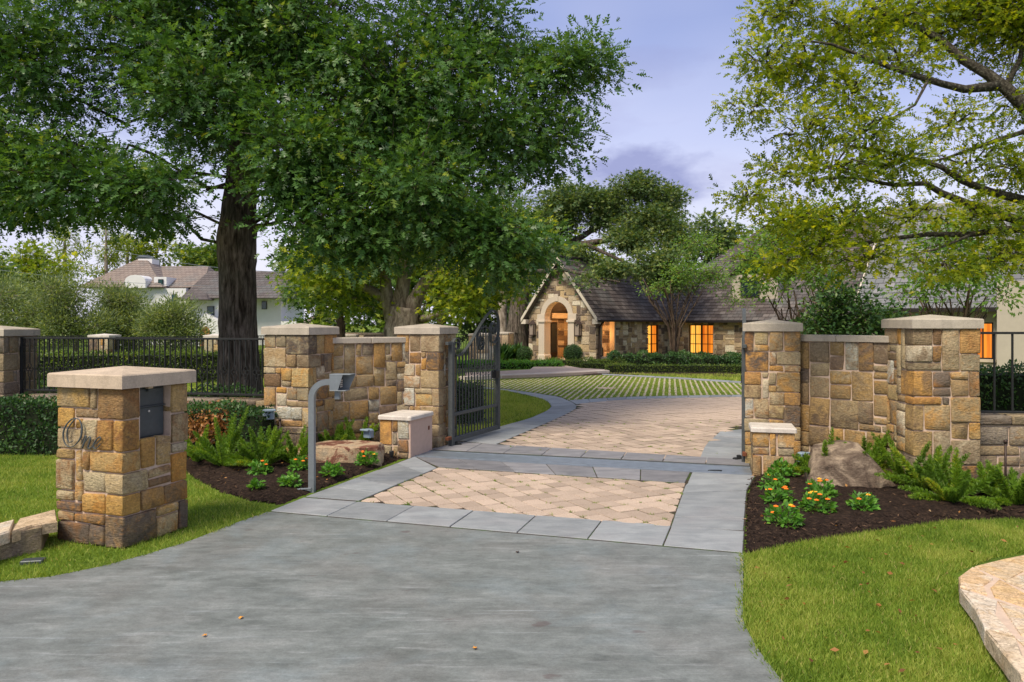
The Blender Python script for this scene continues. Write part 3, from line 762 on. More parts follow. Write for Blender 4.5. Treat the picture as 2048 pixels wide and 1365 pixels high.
# mailbox pillar ------------------------------------------------------------
fc = G(245, 1098); mr = R(-20); mw = .745
ux, uy = Vector((math.cos(mr), math.sin(mr), 0)), Vector((-math.sin(mr), math.cos(mr), 0))
mc = fc + (-ux + uy) * (mw / 2)
mbx = thing('mailbox_pillar', 'tan stone pillar with metal mailbox and script number sign beside the drive', 'mailbox pillar', tuple(mc), mr)
MH = 1.425; nz0 = .935; s0, s1 = .20, .56
def mbmask(k, s, z): return k == 1 and s0 < s < s1 and z > nz0
stonework(mbx, mw, mw, MH, M['stone_mail'], 327, .098, mask=mbmask, core=False, proud=.024, gap=.008)
hw = mw / 2 - .002; nb = MB(); nd = .34
nb.box(-hw, hw, -hw, hw, -.1, nz0)
nb.box(-hw, hw - nd, -hw, hw, nz0 + .0005, MH)
nb.box(hw - nd + .0005, hw, -hw, -mw / 2 + s0 - .003, nz0 + .0005, MH); nb.box(hw - nd + .0005, hw, -mw / 2 + s1 + .003, hw, nz0 + .0005, MH)
obj('mortar_core', nb, M['mortar'], mbx)
pyramid_cap(mbx, mw, mw, MH, .125, .05, .075, M['cap_tan'])
y0, y1 = -mw / 2 + s0 + .004, -mw / 2 + s1 - .004; xb = hw - .075
bx = obj('letter_box', MB().bbox(hw - nd + .003, xb, y0, y1, nz0 + .004, MH - .012, .004), M['mailbox'], mbx)
zm = nz0 + (MH - nz0) * .60
obj('lower_door', MB().bbox(xb - .002, xb + .014, y0 + .014, y1 - .014, nz0 + .02, zm - .008, .004), M['mailbox'], mbx)
obj('upper_door', MB().bbox(xb - .002, xb + .014, y0 + .014, y1 - .014, zm + .01, MH - .03, .004), M['mailbox'], mbx)
obj('ledge', MB().bbox(xb, xb + .03, y0 + .006, y1 - .006, zm - .004, zm + .006, .002), M['mailbox'], mbx)
lk = MB(); lk.tube([(xb + .012, (y0 + y1) / 2 - .02, zm - .045), (xb + .022, (y0 + y1) / 2 - .02, zm - .045)], .011, 10); obj('lock', lk, M['cap_pale'], mbx)
obj('slot_handle', MB().bbox(xb + .01, xb + .045, (y0 + y1) / 2 - .05, (y0 + y1) / 2 + .03, MH - .055, MH - .03, .004), M['mailbox'], mbx)
obj('hinge_block', MB().bbox(xb + .01, xb + .05, (y0 + y1) / 2 - .055, (y0 + y1) / 2 + .0, MH - .028, MH - .004, .003), M['cap_tan'], mbx)
M['sign_metal'] = plain('sign_metal', (.075, .088, .09), .5, .15, 30, .05, .2, .4)
# script sign on the front face, drawn as a pen stroke whose width swells
sg = MB()
def stroke(pts, wid):
    # pts in zoom pixels of the sign (11.4 px per photo pixel)
    def loc(x, y):
        px, py = 100 + x / 11.37, 800 + y / 11.37
        s = (px - 113) / (247 - 113) * mw; zz = H - (py - HY) * 6.98 / F
        return Vector((-mw / 2 + s, -mw / 2 - .052, zz))
    L = [loc(*p) for p in pts]; out = []; wd = []
    for i in range(len(L) - 1):
        p0, p1, p2, p3 = L[max(i - 1, 0)], L[i], L[i + 1], L[min(i + 2, len(L) - 1)]
        for t in (0, .25, .5, .75):
            out.append(.5 * ((2 * p1) + (p2 - p0) * t + (2 * p0 - 5 * p1 + 4 * p2 - p3) * t * t + (3 * p1 - p0 - 3 * p2 + p3) * t ** 3))
            wd.append(lerp(wid[i], wid[i + 1], t))
    out.append(L[-1]); wd.append(wid[-1])
    sg.tube(out, [w_ * .0082 for w_ in wd], 8, squash=(Vector((0, 1, 0)), .9))
stroke([(600, 940), (500, 990), (440, 860), (460, 690), (560, 540), (660, 440), (760, 480), (810, 640), (790, 830), (700, 980), (580, 1080), (450, 1080), (360, 950), (350, 770), (420, 600), (540, 470), (650, 425)], [.4, .6, .9, .9, .8, .6, .8, 1.2, 1.2, .8, .5, .6, .9, 1.1, 1.0, .8, .5])
stroke([(790, 1000), (880, 830), (910, 850), (820, 1095)], [.5, .6, 1.0, 1.1])
stroke([(840, 1030), (980, 840), (1020, 880), (960, 1070), (1020, 1085), (1110, 980)], [.5, .7, 1.0, 1.1, .6, .5])
stroke([(1070, 1000), (1180, 960), (1270, 860), (1230, 825), (1130, 930), (1090, 1040), (1150, 1090), (1260, 980)], [.4, .5, .6, .7, .9, 1.0, .6, .4])
o = obj('script_sign', sg, M['sign_metal'], mbx, True); o['label'] = 'dark metal script lettering reading One'

# gate piers and flanking piers ------------------------------------------------
def from_corner(c, rz, w, d, side):
    ux, uy = Vector((math.cos(rz), math.sin(rz), 0)), Vector((-math.sin(rz), math.cos(rz), 0))
    return c + ux * (w / 2 if side < 0 else -w / 2) + uy * (d / 2)
PW = .70
gl_corner = G(876, 898.5)
gl = from_corner(gl_corner, A18, PW, PW, 1)
pier('stone gate pier with pale cap carrying the open left gate leaf', gl, A18, PW, PW, 1.835, 41)
gr_corner = G(1493, 930)
gr = from_corner(gr_corner, R(-18), .70, PW, -1)
pier('stone gate pier left of the right boulder, beside the edge-on gate leaf', gr, R(-18), .70, PW, 1.895, 52)
fl_c = P(600, 0, 11.7); fl = Vector((fl_c.x, 11.75, 0))
pier('stone pier where the left iron fence meets the wing wall', fl, R(-20), .74, .70, 1.84, 63)
br_corner = Vector(((1829 - 1024) * 9.3 / F, 9.3, 0))
br = from_corner(br_corner, R(-2), .74, .74, -1)
pier('tall stone pier at right end of wing wall, before the right iron fence', br, R(-2), .74, .74, 1.945, 74, capt=.115, cell=.1)
fp = Vector(((-15 - 1024) * 12.75 / F, 12.95, 0))
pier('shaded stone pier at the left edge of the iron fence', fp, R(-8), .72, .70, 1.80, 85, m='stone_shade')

def wing(label, a, b, h, th, seed, m='stone_wall', cap=True, cell=.1, capm='cap', proud=.02, name='wing_wall'):
    a, b = Vector((a[0], a[1], 0)), Vector((b[0], b[1], 0)); d = b - a; L = d.length; rz = math.atan2(d.y, d.x)
    t = thing(name, label, 'stone wall', tuple((a + b) / 2), rz)
    stonework(t, L, th, h, M[m], seed, cell, faces=(0, 2), quoins=(), proud=proud, wmax=5)
    if cap:
        n = max(1, round(L / .85))
        for i in range(n): obj('coping', MB().bbox(-L / 2 + L * i / n + .003, -L / 2 + L * (i + 1) / n - .003, -th / 2 - .04, th / 2 + .04, h, h + .085, .01), M[capm], t)
    return t
aL = fl + Vector((.10, .10, 0)); bL = gl + Vector((-.12, .06, 0))
wing('stone wing wall with pale coping between the two left piers', aL, bL, 1.70, .30, 96)
aR = gr + Vector((.10, .12, 0)); bR = br + Vector((-.05, .20, 0))
wing('stone wing wall with pale coping behind the right boulder', aR, bR, 1.76, .30, 107)

# operator pedestals in front of the gate piers -------------------------------
def pedestal(label, c, rz, w, d, h, seed, stucco):
    t = thing('stone_pedestal', label, 'pedestal', tuple(c), rz)
    stonework(t, w, d, h, M['stone'], seed, .1, faces=(0, 3) if stucco else (0, 1, 3), quoins=(3,) if stucco else (0, 3), gap=.009)
    if stucco: obj('render_panel', MB().bbox(w / 2 - .004, w / 2 + .022, -d / 2 + .004, d / 2, -.05, h - .002, .004), M['stucco_panel'], t)
    obj('cap', MB().bbox(-w / 2 - .045, w / 2 + .05, -d / 2 - .045, d / 2, h, h + .062, .016), M['cap_pale'], t)
    return t
pc = G(818, 919); rzp = R(-20)
pl_c = from_corner(pc, rzp, .46, .74, 1)
pl = pedestal('low stone pedestal with a plain pink side panel at the left gate pier', pl_c, rzp, .46, .74, .575, 118, True)
obj('access_hatch_latch', MB().bbox(.25, .262, .22, .26, .36, .42, .003), M['rust'], pl)
obj('side_box', MB().bbox(-.30, -.24, -.10, .06, .30, .54, .006), M['cap_pale'], pl)
pr_c = Vector((.5 * (1517 + 1596) - 1024, 0, 0)); Yp = 10.0; pr_c = Vector((pr_c.x * Yp / F, Yp + .25, 0))
pedestal('small stone pedestal with white cap at the right gate pier', pr_c, R(-14), .47, .50, .60, 129, False)

# low walls with iron fences ---------------------------------------------------
def low_wall(label, a, b, h, seed):
    a, b = Vector((a[0], a[1], 0)), Vector((b[0], b[1], 0)); d = b - a; L = d.length; rz = math.atan2(d.y, d.x)
    t = thing('low_wall', label, 'stone wall', tuple((a + b) / 2), rz)
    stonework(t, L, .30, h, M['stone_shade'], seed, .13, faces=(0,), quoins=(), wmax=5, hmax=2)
    rg = random.Random(seed + 1); x = -L / 2
    while x < L / 2 - .01:
        w = min(rg.uniform(.28, .55), L / 2 - x)
        if L / 2 - x - w < .15: w = L / 2 - x
        v, f = rbox(x + .006, x + w - .006, -.195, .19, h + .006, h + .115, .02, .008, rg)
        mb = MB(); mb.add(v, f); obj('coping_stone', mb, M['stone_shade'], t, True); x += w
    return t
def fence(label, a, b, zb, zt, n, ornament, bw=.016, parts=True, m='iron'):
    a, b = Vector((a[0], a[1], 0)), Vector((b[0], b[1], 0)); d = b - a; L = d.length; rz = math.atan2(d.y, d.x)
    t = thing('iron_fence', label, 'fence', tuple((a + b) / 2 + Vector((0, 0, 0))), rz)
    obj('top_rail', MB().bbox(-L / 2, L / 2, -.022, .022, zt - .03, zt, .005), M[m], t)
    obj('bottom_rail', MB().bbox(-L / 2, L / 2, -.02, .02, zb, zb + .028, .004), M[m], t)
    for e_ in (-1, 1): obj('end_post', MB().bbox(e_ * (L / 2 - .03) - .022, e_ * (L / 2 - .03) + .022, -.024, .024, zb - .08, zt + .004, .005), M[m], t)
    allb = MB(); bm0 = None; orn = None
    for i in range(1, n):
        x = -L / 2 + L * i / n
        if not parts: allb.box(x - bw / 2, x + bw / 2, -bw / 2, bw / 2, zb + .02, zt - .02); continue
        if bm0 is None:
            bm0 = MB().box(-bw / 2, bw / 2, -bw / 2, bw / 2, zb + .022, zt - .022).mesh('bar'); bm0.materials.append(M[m])
        if i % 2 == 0 and ornament:
            if orn is None:
                zc = zb + .36; mb = MB(); mb.box(-bw / 2, bw / 2, -bw / 2, bw / 2, zb + .022, zc - .13); mb.box(-bw / 2, bw / 2, -bw / 2, bw / 2, zc + .10, zt - .022)
                for cx, cz in ((0, .055), (0, -.055), (.034, 0), (-.034, 0)):
                    mb.tube([(cx + .03 * math.cos(q_), 0, zc + cz + .036 * math.sin(q_)) for q_ in np.linspace(0, 2 * math.pi, 11)], .0065, 4, False)
                mb.tube([(0, 0, zc - .135), (-.022, 0, zc - .11), (-.026, 0, zc - .085)], .0065, 4); mb.tube([(0, 0, zc - .135), (.022, 0, zc - .11), (.026, 0, zc - .085)], .0065, 4)
                orn = mb.mesh('ornament_bar'); orn.materials.append(M[m])
            o = obj('ornament_bar', orn, None, t)
        else: o = obj('bar', bm0, None, t)
        o.location = (x, 0, 0)
    if not parts:
        o = obj('bars', allb, M[m], t); o['kind'] = 'stuff'
    return t
fa, fb = fp + Vector((.36, -.05, 0)), fl + Vector((-.36, .1, 0))
low_wall('low stone wall under the left iron fence', fa, fb, .72, 140)
fence('black iron fence with quatrefoil bars on the left low wall', fa, fb, .89, 1.78, 50, True)
ra, rb = br + Vector((.38, .05, 0)), br + Vector((4.2, -.30, 0))
low_wall('low stone wall under the right iron fence', ra, rb, .755, 151)
fence('black iron fence on low wall at the right edge', ra, rb, .885, 1.90, 18, False, .02)
# end pier of the right fence stands outside the frame

# gate leaves ------------------------------------------------------------------
def gate_leaf(label, a, b, sgn):
    a, b = Vector((a[0], a[1], 0)), Vector((b[0], b[1], 0)); d = b - a; L = d.length; rz = math.atan2(d.y, d.x)
    t = thing('gate_leaf', label, 'gate', tuple(a), rz); m = M['iron_gate']; zb = .08
    obj('hinge_stile', MB().bbox(-.045, .045, -.04, .04, .03, 1.70, .006), m, t)
    obj('meeting_stile', MB().bbox(L - .075, L, -.038, .038, zb, 1.76, .006), m, t)
    obj('bottom_rail', MB().bbox(.046, L - .076, -.032, .032, zb, zb + .075, .006), m, t)
    obj('middle_rail', MB().bbox(.046, L - .076, -.026, .026, .50, .55, .005), m, t)
    # scrolled top bar; pixel outline from the leaf's elevation mapped to metres
    def lz(x, y):
        u = (x - 135) / (580 - 135); Yd = lerp(12.56, 14.17, u); s = L * u * (1 + .12 * (1 - u)) if 0 < u < 1 else L * u
        py = 600 + y / 4.55; return Vector((s, 0, H - (py - HY) * Yd / F))
    def cat(pts):
        Lp = [lz(*p) for p in pts]; out = []
        for i in range(len(Lp) - 1):
            p0, p1, p2, p3 = Lp[max(i - 1, 0)], Lp[i], Lp[i + 1], Lp[min(i + 2, len(Lp) - 1)]
            for q_ in (0, .25, .5, .75): out.append(.5 * ((2 * p1) + (p2 - p0) * q_ + (2 * p0 - 5 * p1 + 4 * p2 - p3) * q_ * q_ + (3 * p1 - p0 - 3 * p2 + p3) * q_ ** 3))
        return out + [Lp[-1]]
    main = cat([(160, 410), (158, 395), (172, 385), (188, 400), (186, 435), (168, 450), (150, 430), (145, 385), (165, 352), (188, 365), (196, 405), (190, 445)])
    obj('scroll', MB().flatbar(main, (0, 1, 0), .05, .014), m, t)
    top = cat([(133, 380), (140, 440), (158, 495), (185, 512), (225, 480), (290, 390), (350, 280), (410, 190), (460, 130), (515, 96), (555, 120), (578, 190), (580, 270), (568, 345), (545, 382), (515, 392), (490, 370), (480, 300), (490, 240), (515, 212), (540, 230), (543, 275), (530, 308), (508, 300), (505, 265), (520, 252)])
    obj('top_scroll', MB().flatbar(top, (0, 1, 0), .055, .018), m, t)
    inn = cat([(395, 385), (382, 378), (384, 358), (400, 362), (405, 395), (390, 420), (370, 405), (368, 360), (385, 340), (405, 350), (413, 390), (405, 435), (380, 455), (358, 420), (352, 340), (375, 270), (420, 248), (460, 262), (485, 310), (497, 360)])
    obj('inner_scroll', MB().flatbar(inn, (0, 1, 0), .05, .014), m, t)
    tp = [(p.x, p.z) for p in top[8:44]]
    def ztop(s):
        best = 1.5
        for i in range(len(tp) - 1):
            if tp[i][0] <= s <= tp[i + 1][0]:
                best = lerp(tp[i][1], tp[i + 1][1], (s - tp[i][0]) / max(1e-6, tp[i + 1][0] - tp[i][0])); break
        return best
    n = 15
    for i in range(1, n):
        s = .05 + (L - .13) * i / n; zt = min(ztop(s) - .005, 1.98)
        if s > L * .72: zt = 1.78
        if s > L * .5: zt = min(zt, 2.0)
        mb = MB(); w = .009
        if i % 2 == 0:
            zc = 1.22; mb.box(s - w, s + w, -w, w, zb + .07, zc - .11); mb.box(s - w, s + w, -w, w, zc + .11, zt)
            for cx, cz in ((0, .05), (0, -.05), (.03, 0), (-.03, 0)): mb.tube([(s + cx + .027 * math.cos(q_), 0, zc + cz + .04 * math.sin(q_)) for q_ in np.linspace(0, 2 * math.pi, 11)], .008, 4, False)
            o = obj('ornament_bar', mb, m, t)
        else:
            mb.box(s - w, s + w, -w, w, zb + .07, zt); o = obj('bar', mb, m, t)
            k = MB(); k.lathe([(.012, -.03), (.024, -.02), (.016, -.008), (.030, 0), (.016, .008), (.024, .02), (.012, .03)], 8, (s, 0, .30)); obj('collar', k, m, o)
    obj('lock_box', MB().bbox(L - .20, L - .07, -.05, .05, 1.02, 1.16, .01), M['black'], t)
    for z in (.13, 1.66): obj('hinge', MB().bbox(-.16, -.03, -.03, .03, z, z + .05, .006), M['rust'] if z < 1 else m, t)
    return t
ha, hb = P(903, 0, 12.56), P(997, 0, 14.17)
gate_leaf('dark iron gate leaf with scrolled top swung open on the left', ha, hb, 1)
ha2 = Vector(((1489 - 1024) * 11.1 / F, 11.1, 0)); hb2 = Vector(((1488 - 1024) * 12.95 / F, 12.95, 0))
gate_leaf('iron gate leaf seen edge-on against the right gate pier', ha2, hb2, -1)

# low garden walls of flagstone beside the drive -------------------------------
def flag_wall(label, outer, z, th, side, n, seed, mm='mortar', ins=.05, top=.012):
    """outer: top edge facing the drive (px at height z); flagstones on a mortared base"""
    rg = random.Random(seed)
    A = [G(px, py, z) for px, py in outer[0]]; B = [G(px, py, z) for px, py in outer[1]]
    t = thing('flagstone_wall', label, 'garden wall', (A[0].x, A[0].y, 0))
    base = [xy(p) for p in A] + [xy(p) for p in B][::-1]
    obj('mortar_base', MB().prism(shrink(base, ins), -.05, z - top), M[mm], t, world=True)
    def at(Lx, u):
        ds = [(Lx[i + 1] - Lx[i]).length for i in range(len(Lx) - 1)]; s = u * sum(ds)
        for i, dd in enumerate(ds):
            if s <= dd or i == len(ds) - 1: return Lx[i].lerp(Lx[i + 1], s / dd)
            s -= dd
    us = [0]
    for i in range(n): us.append(us[-1] + rg.uniform(.7, 1.4))
    us = [u / us[-1] for u in us]
    for i in range(n):
        a0, a1, b0, b1 = at(A, us[i]), at(A, us[i + 1]), at(B, us[i]), at(B, us[i + 1])
        am, bm = at(A, (us[i] + us[i + 1]) / 2), at(B, (us[i] + us[i + 1]) / 2)
        k = rg.uniform(.38, .62) if th > .4 else 0
        cells = []
        if k:
            k2 = k + rg.uniform(-.1, .1)
            cells = [[a0, am, a1, a1.lerp(b1, k2), am.lerp(bm, k + rg.uniform(-.05, .05)), a0.lerp(b0, k)], [a0.lerp(b0, k), am.lerp(bm, k), a1.lerp(b1, k2), b1, bm, b0]]
        else: cells = [[a0, am, a1, b1, bm, b0]]
        for cpoly in cells:
            pp = shrink([xy(p) for p in cpoly], .018); pp = [(x + rg.uniform(-.02, .02), y + rg.uniform(-.02, .02)) for x, y in pp]
            zz = z + rg.uniform(-.006, .008); mb = MB(); mb.prism(ccw(pp), z - .105, zz, .014)
            obj('flagstone', mb, M['stone_flag'], t, world=True)
    return t
flag_wall('low flagstone topped garden wall curving out of frame at bottom right', ([(2300, 1075), (2120, 1098), (2048, 1107), (1985, 1120), (1930, 1138), (1908, 1152), (1922, 1182), (1950, 1225), (1985, 1275), (2042, 1365), (2120, 1470)], [(2320, 1130), (2200, 1150), (2130, 1165), (2080, 1175), (2060, 1185), (2052, 1192), (2060, 1215), (2080, 1245), (2110, 1285), (2170, 1365), (2250, 1440)]), .16, .6, 1, 7, 7)
flag_wall('low flagstone garden wall joining the mailbox pillar on the left', ([(117, 1042), (60, 1052), (0, 1068), (-120, 1112), (-260, 1180)], [(117, 1016), (60, 1030), (0, 1044), (-140, 1082), (-300, 1140)]), .24, .3, 1, 5, 9, 'stone_shade', .11, .03)  # base in darkened stone: shade under the overhang put into its colour

# intercom post ------------------------------------------------------------------
pb = G(624, 985)
ip = thing('intercom_post', 'grey steel gooseneck post with a hooded keypad box in the left bed', 'intercom post', tuple(pb), R(-6))
mb = MB(); path = [(0, 0, -.05), (0, 0, .5), (0, 0, 1.12)]
for k in range(1, 9):
    q_ = k / 8 * math.pi / 2; path.append((.19 - .19 * math.cos(q_), 0, 1.12 + .19 * math.sin(q_)))
path.append((.25, 0, 1.31)); mb.tube(path, .048, 4)
obj('post', mb, M['steel'], ip)
hd = MB(); z0, z1 = 1.22, 1.40; x0, x1 = .245, .50; yy = .085
side = [(x0, z0), (x0 + .10, z0), (x0 + .155, z1 - .012), (x0 + .155, z1), (x0, z1)]
obj('housing', MB().bbox(x0, x0 + .10, -yy + .006, yy - .006, z0 + .004, z1 - .006, .005), M['steel'], ip)
for s_ in (-1, 1):
    mb = MB(); y_ = s_ * yy; v = [(x, y_ - .004, z) for x, z in side] + [(x, y_ + .004, z) for x, z in side]
    if s_ > 0: v = [(x + (.10 if i % 5 in (2, 3) else .08 if i % 5 == 1 else 0), y, z) for i, (x, y, z) in enumerate(v)]
    mb.add(v, [(4, 3, 2, 1, 0), (5, 6, 7, 8, 9)] + [(i, (i + 1) % 5, 5 + (i + 1) % 5, 5 + i) for i in range(5)]); obj('hood_side', mb, M['steel'], ip)
obj('hood_top', MB().bbox(x0 - .002, x1, -yy - .006, yy + .006, z1 + .001, z1 + .009, .003), M['steel'], ip)
obj('hood_floor', MB().bbox(x0 - .002, x1 - .06, -yy - .006, yy + .006, z0 - .009, z0 - .001, .003), M['steel'], ip)
kp = obj('keypad', MB().bbox(x0 + .10, x0 + .112, -.06, .06, z0 + .02, z1 - .03, .003), M['black'], ip)
for i in range(4):
    for j in range(3): obj('key', MB().bbox(x0 + .112, x0 + .118, -.04 + j * .03, -.018 + j * .03, z0 + .03 + i * .024, z0 + .046 + i * .024, .002), M['cap_pale'], kp)
obj('bracket', MB().bbox(x0 + .04, x0 + .10, -.03, .03, z0 - .11, z0 - .01, .004), M['steel'], ip)
for k, dx in enumerate((-.20, -.15)):
    mb = MB(); mb.tube([(0, -.04, .03 + .02 * k), (dx * .5, -.06, .05), (dx, -.08, .04), (dx, -.08, -.05)], .012, 6); obj('conduit', mb, M['steel'], ip)

# garden lights, rods, boxes -----------------------------------------------------
def flood(label, p, rz, sc=1.0, cable=None):
    t = thing('flood_light', label, 'garden light', tuple(p), rz)
    mb = MB(); mb.bbox(-.065 * sc, .065 * sc, -.045 * sc, .05 * sc, -.055 * sc, .06 * sc, .018 * sc); obj('housing', mb, M['bluegrey'], t)
    obj('visor', MB().bbox(-.07 * sc, .07 * sc, -.10 * sc, -.04 * sc, .045 * sc, .064 * sc, .006), M['bluegrey'], t)
    mb = MB(); mb.tube([(0, .03, -.05 * sc), (0, .05, -.09 * sc), (0, .05, -p[2] - .03)], .012, 6); obj('stem', mb, M['black'], t)
flood('grey flood light mounted by the left fence pier above the shrub', P(537, 829, 11.3), R(25), 1.25)
flood('pale blue flood light among ferns before the left wing wall', P(737, 867, 11.6), R(-30), 1.1)
flood('pale blue flood light beside the right white-capped pedestal', P(1604, 914, 9.9), R(35), 1.0)
def rod(label, a, h, lean, r=.012):
    t = MB(); t.tube([a, a + Vector((lean, 0, h * .5)), a + Vector((lean * 1.4, 0, h))], r, 6); t.tube([a + Vector((lean * 1.4, 0, h - .005)), a + Vector((lean * 1.4, 0, h + .03))], r * 1.6, 6)
    tag(obj('riser_rod', t, M['bronze'], None, True), label, 'riser rod')
rod('thin brown sprinkler riser before the left stone pier', Vector((P(564, 0, 10.9).x, 10.9, .02)), .62, -.02)
rod('thin dark sprinkler riser before the right low wall', Vector((P(2011, 0, 8.6).x, 8.6, .02)), .66, 0)
t = thing('stake_light', 'small black stake light at the foot of the left pedestal', 'garden light', tuple(G(783, 921)))
mb = MB(); mb.lathe([(.022, 0), (.022, .07), (.034, .075), (.036, .13), (.03, .14)], 12); obj('body', mb, M['black'], t)
gpv = G(66, 1126); mb = MB(); mb.bbox(-.085, .085, -.05, .05, -.02, .03, .006, Matrix.Translation(gpv) @ Matrix.Rotation(R(12), 4, 'Z'))
tag(obj('valve_cover', mb, M['mailbox']), 'dark rectangular valve cover lying in the left lawn', 'valve cover')
# hinge drop bolt stop on the ground by the left gate
for px, py, lb in ((912, 893, 'dark metal gate stop on the paving by the left gate hinge'), (1478, 922, 'dark metal gate stop on the paving by the right gate hinge')):
    p = G(px, py); mb = MB(); mb.bbox(-.09, .09, -.04, .04, .01, .05, .01, Matrix.Translation(p) @ Matrix.Rotation(R(20), 4, 'Z')); mb.bbox(-.03, .03, -.03, .03, .05, .085, .008, Matrix.Translation(p))
    tag(obj('gate_stop', mb, M['iron']), lb, 'gate stop')

# boulders ---------------------------------------------------------------------
def boulder(label, c, sx, sy, sz, rz, seed, m, planes, sub=4):
    import bmesh
    bm = bmesh.new(); bmesh.ops.create_icosphere(bm, subdivisions=sub, radius=1); rg = random.Random(seed)
    pls = [(Vector(p[:3]).normalized(), p[3]) for p in planes]
    for _ in range(9):
        d = Vector((rg.gauss(0, 1), rg.gauss(0, 1), rg.gauss(0, .7))).normalized(); pls.append((d, rg.uniform(.66, .86)))
    for v in bm.verts:
        p = v.co.copy()
        for d, k in pls:
            e_ = p.dot(d) - k
            if e_ > 0: p -= d * e_ * .99
        p *= 1 + .04 * noise.noise(p * 2.4 + Vector((seed, 0, 0))) + .03 * noise.noise(p * 6.5) + .02 * noise.noise(p * 15)
        v.co = Vector((p.x * sx, p.y * sy, p.z * sz))
    me = bpy.data.meshes.new('boulder'); bm.to_mesh(me); bm.free()
    me.polygons.foreach_set('use_smooth', [True] * len(me.polygons)); me.materials.append(m)
    o = bpy.data.objects.new('boulder', me); C.objects.link(o); o.location = c; o.rotation_euler = (0, R(rz[0]), R(rz[1])); return tag(o, label, 'boulder')
cR = G(1722, 985); boulder('large brown weathered boulder in the right mulch bed', (cR.x, cR.y + .15, .15), .72, .50, .52, (20, -8), 5, M['rock_brown'], [(-.62, -.2, .75, .56), (.35, -.75, .62, .52), (-.2, -1, .12, .62), (.62, -.1, .8, .50), (.9, -.5, -.1, .70)])
cL = G(668, 935); boulder('long low flat-topped sandstone boulder in the left bed', (cL.x, cL.y + .2, .09), .80, .42, .42, (0, -6), 9, M['rock_red'], [(0, 0, 1, .50), (.05, -.1, 1, .52), (0, -1, .15, .66), (1, 0, .1, .80), (-1, -.2, .1, .84)])
# fallen leaves on the drive
for k, (px, py, lb) in enumerate(((950, 1306, 'orange fallen leaf lying on the drive nearest the camera'), (482, 1244, 'orange fallen leaf on the left part of the drive'), (409, 1281, 'pale orange fallen leaf low on the left drive'), (1035, 1111, 'dark fallen leaf near the slab border of the drive'))):
    p = G(px, py); s_ = .021; mb = MB(); rg = random.Random(k)
    pts = [(0, -1), (.5, -.5), (.9, -.1), (.45, .2), (.5, .8), (0, .6), (-.5, .9), (-.4, .2), (-.9, 0), (-.45, -.45)]
    v = [p + Vector((a * s_, b * s_, .026 + .012 * rg.random())) for a, b in pts]; v.append(p + Vector((0, 0, .034)))
    mb.add(v, [(i, (i + 1) % 10, 10) for i in range(10)]); tag(obj('fallen_leaf', mb, M['dead_leaf_flat'] if k < 3 else M['bronze']), lb, 'leaf')
# ---------------------------------------------------------------- houses
def roof_slope(root, name, e0, e1, r1, r0, m, course=.26, th=.07, world=False, tex=1.0):
    e0, e1, r1, r0 = [Vector(p) for p in (e0, e1, r1, r0)]
    n = max(2, round(max((r0 - e0).length, (r1 - e1).length) / course))
    nn = (e1 - e0).cross(r0 - e0 if (r0 - e0).length > .01 else r1 - e0).normalized()
    if nn.z < 0: nn = -nn
    ud = (e1 - e0).normalized(); v = []; f = []; uv = []
    for i in range(n):
        t0, t1 = i / n, min(1, (i + 1.25) / n)
        a, b = e0.lerp(r0, t0) + nn * .032, e1.lerp(r1, t0) + nn * .032
        c, d = e1.lerp(r1, t1) + nn * .004, e0.lerp(r0, t1) + nn * .004
        o = len(v); v += [a, b, c, d, a - nn * .03, b - nn * .03]
        f += [(o, o + 1, o + 2, o + 3), (o + 4, o + 5, o + 1, o)]
        for q_ in ((a, i + .1), (b, i + .1), (c, i + .9), (d, i + .9)): uv.append(((q_[0] - e0).dot(ud) * tex, q_[1]))
        for q_ in (a, b, b, a): uv.append(((q_ - e0).dot(ud) * tex, i + .1))
    o = len(v); top = [e0, e1, r1, r0]; v += [p - nn * .001 for p in top] + [p - nn * th for p in top]
    for q_ in ((o + 7, o + 6, o + 5, o + 4), (o, o + 4, o + 5, o + 1), (o + 1, o + 5, o + 6, o + 2), (o + 2, o + 6, o + 7, o + 3), (o + 3, o + 7, o + 4, o)):
        f.append(q_); uv += [(.1, .5)] * 4
    me = bpy.data.meshes.new(name); me.from_pydata([tuple(p) for p in v], [], f)
    l = me.uv_layers.new(name='UVMap')
    for k, c in enumerate(uv): l.data[k].uv = c
    me.materials.append(m); return obj(name, me, None, root, world=world)

HR = R(-40)
HC = Vector((4.3, 39.7, 0))
hs = thing('stone_house', 'stone house with slate roof, arched entry gable and lit windows', 'house', tuple(HC), HR)
GW, EV, RZ = 4.4, 2.54, 5.50
gm = GW / 2; slope = (RZ - EV) / gm
ax, ar_, asp = -2.475, .775, 2.40          # arch centre x, radius, springing height
def gable_top(x): return EV + slope * (gm - abs(x + gm))
def arch_top(x): return asp + math.sqrt(max(0, ar_ ** 2 - (x - ax) ** 2))
wall = MB()
def strip(mb, xa, xb, za0, zb0, za1, zb1, y0, y1):
    v = [(xa, y0, za0), (xb, y0, zb0), (xb, y0, zb1), (xa, y0, za1), (xa, y1, za0), (xb, y1, zb0), (xb, y1, zb1), (xa, y1, za1)]
    mb.add(v, [(0, 1, 2, 3), (7, 6, 5, 4), (3, 2, 6, 7), (1, 0, 4, 5)])
xs = sorted(set([-GW, -gm, 0, ax - ar_, ax + ar_] + [round(-GW + .1 * i, 3) for i in range(45)] + [ax + ar_ * math.cos(math.pi * k / 16) for k in range(17)]))
for xa, xb in zip(xs[:-1], xs[1:]):
    if xb - xa < 1e-4: continue
    xm = (xa + xb) / 2; lo0 = lo1 = -.2
    if abs(xm - ax) < ar_: lo0, lo1 = arch_top(xa), arch_top(xb)
    strip(wall, xa, xb, lo0, lo1, gable_top(xa), gable_top(xb), 0, .35)
